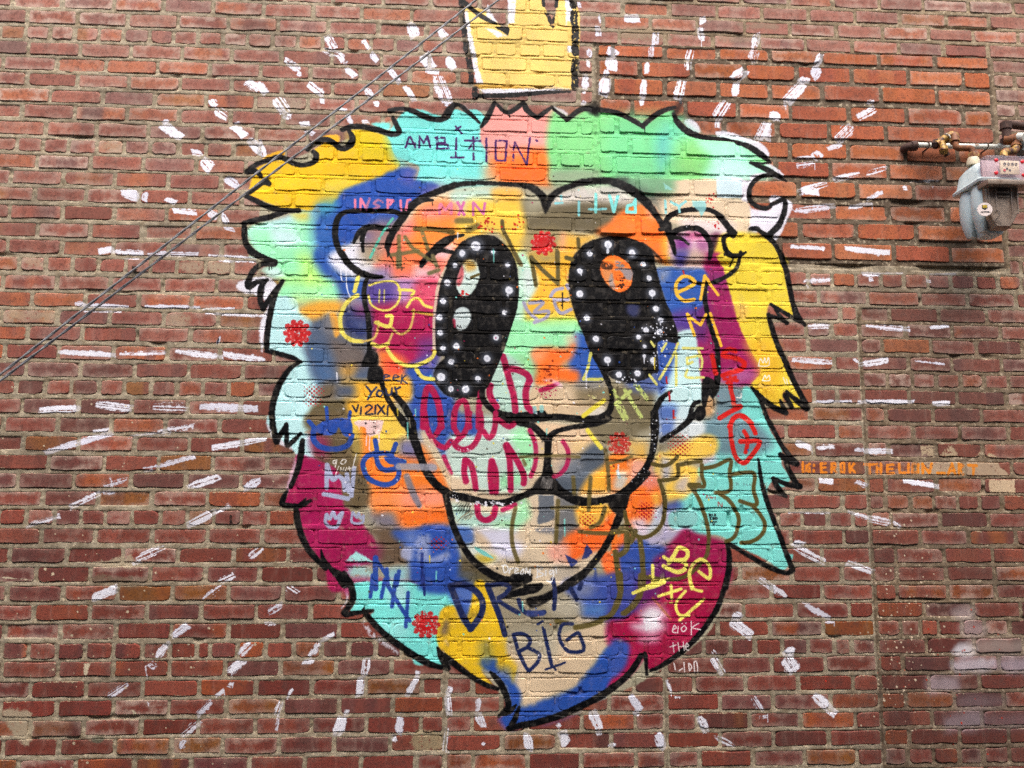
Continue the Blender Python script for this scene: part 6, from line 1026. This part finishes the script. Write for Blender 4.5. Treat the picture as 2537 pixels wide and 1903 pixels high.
# sticker with a shield emblem, and the pencilled number
c = ml(1170, 1165, FO+.012); R = .0195*1.5; sp = Matrix.Rotation(math.radians(-14), 4, 'Z'); bm = bmesh.new(); tube(bm, [(0, .001, 0), (0, -.001, 0)], R, 28); bmesh.ops.rotate(bm, cent=(0, 0, 0), matrix=sp, verts=bm.verts); bmesh.ops.translate(bm, vec=c, verts=bm.verts); stk = part('sticker', bm, M_STICK, gm)
def on_sticker(name, fn, mat):
    bm = bmesh.new(); fn(bm); bmesh.ops.rotate(bm, cent=(0, 0, 0), matrix=sp, verts=bm.verts); bmesh.ops.translate(bm, vec=c, verts=bm.verts); part(name, bm, mat, stk, False)
on_sticker('emblem', lambda b: prism(b, [(-.0105, .019), (.0105, .019), (.0105, .005), (0, -.003), (-.0105, .005)], -.0012, -.0018), M_INK)
for k in (-.006, 0, .006): on_sticker('emblem_bar', lambda b: prism(b, [(k-.0017, .0165), (k+.0017, .0165), (k+.0017, .0055), (k-.0017, .0055)], -.002, -.0026), M_YEL)
on_sticker('emblem_bar', lambda b: prism(b, [(-.008, .0175), (.008, .0175), (.008, .0145), (-.008, .0145)], -.0019, -.0025), M_YEL)
for zz, ww in ((-.008, .017), (-.0125, .021)): on_sticker('print_line', lambda b: prism(b, [(-ww+.003, zz), (ww, zz-.001), (ww, zz-.003), (-ww+.003, zz-.002)], -.0012, -.0016), M_INK)
bm = bmesh.new(); tube(bm, [ml(x, y, FO+.0035) for x, y in ((1285, 1215), (1295, 1185), (1325, 1175), (1352, 1195), (1350, 1235), (1310, 1275), (1280, 1300), (1320, 1300), (1355, 1320), (1380, 1325))], .0013, 5); part('pencilled_number', bm, M_GREY, gm)
bm = bmesh.new(); tube(bm, [ml(x, y, FO-.01) for x, y in ((1180, 1440), (1225, 1475), (1250, 1490), (1290, 1465))], .0012, 5); part('seal_wire', bm, M_INK, gm)
# inlet riser to the meter: swan-neck from the stopcock
sw = empty('gas_valve', ml(640, 420, .09), 'brass gas stopcock with rusty swan-neck pipe down to the meter', 'valve')
bm = bmesh.new(); tube(bm, [ml(585, 385, .09), ml(640, 350, .09), ml(700, 310, .10), ml(740, 300, .11)], [.019, .021, .020, .016], 14); part('valve_body', bm, M_BRASS, sw)
bm = bmesh.new(); tube(bm, [ml(560, 375, .075), ml(590, 372, .085), ml(625, 372, .085)], [.022, .024, .02], 8); part('hexagon_nut', bm, M_DARKR, sw)
bm = bmesh.new(); tube(bm, [ml(650, 350, .10), ml(665, 400, .115), ml(672, 455, .12)], [.012, .013, .016], 10); part('tap_stem', bm, M_BRASS, sw)
bm = bmesh.new(); tube(bm, [ml(672, 430, .10), ml(672, 462, .12)], .020, 6); part('tap_lever', bm, M_BRASS, sw)
bm = bmesh.new(); tube(bm, [ml(690, 470, .09), ml(712, 505, .10), ml(722, 520, .10)], [.010, .013, .010], 10); part('drip_plug', bm, M_DARKR, sw)
bm = bmesh.new(); tube(bm, bend([ml(715, 285, .11), ml(800, 268, .12), ml(808, 355, .13)], .022, 6), .0205, 14); el = part('elbow', bm, M_BRASS, sw)
bm = bmesh.new(); tube(bm, [ml(712, 305, .11), ml(722, 300, .11)], .022, 14); part('collar', bm, M_WPIPE, el)
bm = bmesh.new(); tube(bm, bend([ml(812, 345, .13), ml(822, 425, .14), ml(930, 428, .155), ml(1010, 425, .165), ml(1028, 500, .17)], .028, 6), .0135, 14); part('swan_neck', bm, M_RUST, sw)
bm = bmesh.new(); tube(bm, [ml(1030, 478, .17), ml(1032, 500, .17), ml(1036, 545, .17)], [.019, .0245, .0245], 6); part('union_nut', bm, M_BRASS, sw)
bm = bmesh.new(); tube(bm, [ml(1030, 545, .17), ml(1030, 590, .17), ml(1030, 640, .17)], [.022, .027, .027], 16); part('inlet_boss', bm, simple('cream_enamel', lin((206, 192, 162)), .5), gm)
# supply pipe along the wall
sp_ = empty('gas_pipe', ml(700, 395, .06), 'thin white gas pipe running along the wall with a rusty elbow at its left end', 'pipe')
bm = bmesh.new(); tube(bm, [ml(330, 388, .034), ml(580, 395, .034), ml(1000, 405, .036), ml(1530, 415, .04)], .0125, 12); part('pipe', bm, M_WPIPE, sp_)
bm = bmesh.new(); tube(bm, bend([ml(345, 398, .034), ml(235, 405, .034), Vector((ml(235, 405, .034).x, .03, ml(235, 405, .034).z))], .03, 6), [.019]*9 if 0 else .0185, 12); el = part('elbow', bm, M_DARKR, sp_)
bm = bmesh.new(); tube(bm, [ml(340, 398, .034), ml(275, 402, .034)], .0225, 12); part('collar', bm, M_DARKR, el)
for lx in (470, 1180):
    a_ = ml(lx, 396+(lx-470)*.012, .036); bm = bmesh.new(); tube(bm, [a_+Vector((.004*math.cos(t_), -.0155*math.cos(t_), .0155*math.sin(t_))) for t_ in [math.radians(-110+i*22) for i in range(11)]], .0028, 6); tube(bm, [a_+Vector((0, .005, -.014)), a_+Vector((0, .045, -.016))], .004, 6); part('pipe_clip', bm, M_DARKR, sp_)
bm = bmesh.new(); q = [ml(1340+28*math.cos(a)+10, 395+24*math.sin(a), .055) for a in [math.radians(40+i*30) for i in range(11)]]; tube(bm, q+[ml(1400, 425, .08)], .0022, 6); part('wire_loop', bm, M_WPIPE, sp_)
# outlet pipework
op = empty('gas_pipe', ml(1500, 300, .1), 'rusted gas outlet pipe and tee fittings above the meter', 'pipe')
bm = bmesh.new(); tube(bm, bend([ml(1400, 540, .17), ml(1400, 465, .16), ml(1540, 462, .13), ml(1552, 390, .12)], .03, 6), .0165, 12); part('elbow', bm, M_BRASS, op)
bm = bmesh.new(); tube(bm, [ml(1395, 330, .09), ml(1460, 330, .10), ml(1560, 310, .11), ml(1590, 300, .11)], [.020, .022, .026, .022], 12); part('tee', bm, M_RUST, op)
bm = bmesh.new(); tube(bm, [ml(1548, 420, .12), ml(1545, 370, .11), ml(1530, 320, .105)], [.024, .022, .02], 10); part('coupling', bm, M_RUST, op)
bm = bmesh.new(); tube(bm, bend([ml(1440, 320, .095), ml(1425, 150, .09), ml(1490, 140, .09)], .03, 6), .0185, 12); part('riser', bm, M_DARKR, op)
bm = bmesh.new(); tube(bm, [ml(1425, 200, .09), ml(1425, 120, .09)], .0245, 12); part('elbow_fitting', bm, M_DARKR, op)
bm = bmesh.new(); tube(bm, [ml(1490, 140, .09), ml(1660, 165, .09), ml(2100, 200, .09)], .0175, 12); part('pipe', bm, M_DARKR, op)
bm = bmesh.new(); tube(bm, [ml(1580, 295, .12), ml(1660, 290, .15)], [.021, .019], 12); part('nipple', bm, M_WPIPE, op)
bm = bmesh.new(); tube(bm, [ml(1625, 500, .10), ml(1660, 440, .10), ml(1700, 340, .10)], .03, 12); part('regulator', bm, simple('grey_iron', lin((84, 88, 88)), .6), op)
bm = bmesh.new(); tube(bm, [ml(1385, 330, .09), ml(1385, 330, .0)], .011, 8); part('wall_bracket', bm, M_DARKR, op)
# ======================= two stranded wires across the upper left =======================
M_WIRE = simple('galvanised_strand', lin((118, 118, 120)), .6, .15, .2, 80)
def wire(a, b, label):
    """a: px where it meets the wall, b: px further down with its distance off the wall; runs on to the ground"""
    T = Vector((*to_wall(*a, .02), 0)); T = Vector((T.x, -.02, T.y)); Lw = to_wall(b[0], b[1], b[2]); Q = Vector((Lw[0], -b[2], Lw[1])); d = Q-T; k = T.z/(T.z-Q.z); G = T+d*k
    o = empty('guy_wire', G, label, 'wire', 'two guy wires'); n = d.normalized(); u = n.cross(Vector((0, 1, 0))).normalized(); v = n.cross(u); LEN = (G-T).length
    for s in range(2):                                  # two strands laid round each other, nearly smooth
        bm = bmesh.new(); N = int(LEN/.02); P_ = []
        for i in range(N+1):
            f = i/N; a_ = 2*math.pi*(f*LEN/.16+s/2); P_.append(T+d.normalized()*(f*LEN)+Vector((0, 0, -.012*4*f*(1-f)))+(u*math.cos(a_)+v*math.sin(a_))*.0019)
        tube(bm, P_, .0033, 8); part('strand', bm, M_WIRE, o)
    bm = bmesh.new(); tube(bm, [Vector((T.x, .03, T.z)), T, T+Vector((0, -.02, 0))], [.008, .008, .012], 8); part('eye_bolt', bm, M_DARKR, o)
    bm = bmesh.new(); tube(bm, [G+Vector((0, 0, -.1)), G+Vector((0, 0, .03))], .015, 8); part('ground_anchor', bm, M_DARKR, o)
wire((1510, -262), (-500, 1312, .75), 'upper of the two thin grey wires slanting across the left of the mural')
wire((1560, -250), (-500, 1316, .72), 'lower of the two thin grey wires slanting across the left of the mural')
# ======================= small things fixed to or stuck on the wall =======================
def tl(x0, y0, x, y, off=0.0): X, Z = to_wall(x0+x*640/2212, y0+y*640/2212, off); return Vector((X, -off, Z))
c = tl(0, 940, 1978, 1190); bm = bmesh.new(); tube(bm, [c+Vector((0, .02, .012)), c+Vector((0, -.006, .010)), c+Vector((.001, -.006, -.012)), c+Vector((0, .02, -.014))], .0052, 8)
part('wall_staple', bm, M_DARKR, None, label='small dark iron staple driven into a brick left of the magenta mane', cat='staple')
c = tl(0, 470, 1155, 672); bm = bmesh.new(); box(bm, c+Vector((0, -.004, 0)), (.014, .03, .011), .002); tube(bm, [c+Vector((-.004, 0, -.008)), c+Vector((.012, -.01, -.010))], .003, 6)
part('wall_hook', bm, M_DARKR, None, label='tiny rusty hook in the wall behind the two wires', cat='hook')
# ======================= alley floor and the building added across it, out of view, to shade the wall =======================
M_ASPH = simple('asphalt', (.055, .053, .05), .9, 0, .3, 60, .5); bm = bmesh.new(); v = [bm.verts.new(p) for p in ((-40, -40, 0), (40, -40, 0), (40, .45, 0), (-40, .45, 0))]; bm.faces.new(v); part('ground', bm, M_ASPH, None, False, kind='structure')
M_ACR = simple('brown_brick_far', lin((112, 92, 80)), .9, 0, .08, 2); M_GL = simple('dark_glass', lin((46, 54, 60)), .15)
ab = empty('building', (0, -5.3, 0), 'brown brick building added out of view across the alley to shade the wall', 'building')
bm = bmesh.new(); box(bm, (0, -7.3, 3.6), (22, 4, 7.2)); part('wall', bm, M_ACR, ab, False); bm = bmesh.new(); box(bm, (0, -7.3, 7.28), (22.3, 4.3, .16), .02); part('parapet', bm, M_ACR, ab, False)
for x in (-6.5, -2.2, 2.2, 6.5):
    bm = bmesh.new(); box(bm, (x, -5.29, 2.1), (1.1, .06, 1.5), .01); wdw = part('window', bm, simple('window_frame', lin((190, 186, 178)), .6), ab, False); bm = bmesh.new(); box(bm, (x, -5.255, 2.1), (.94, .02, 1.34)); part('pane', bm, M_GL, wdw, False)
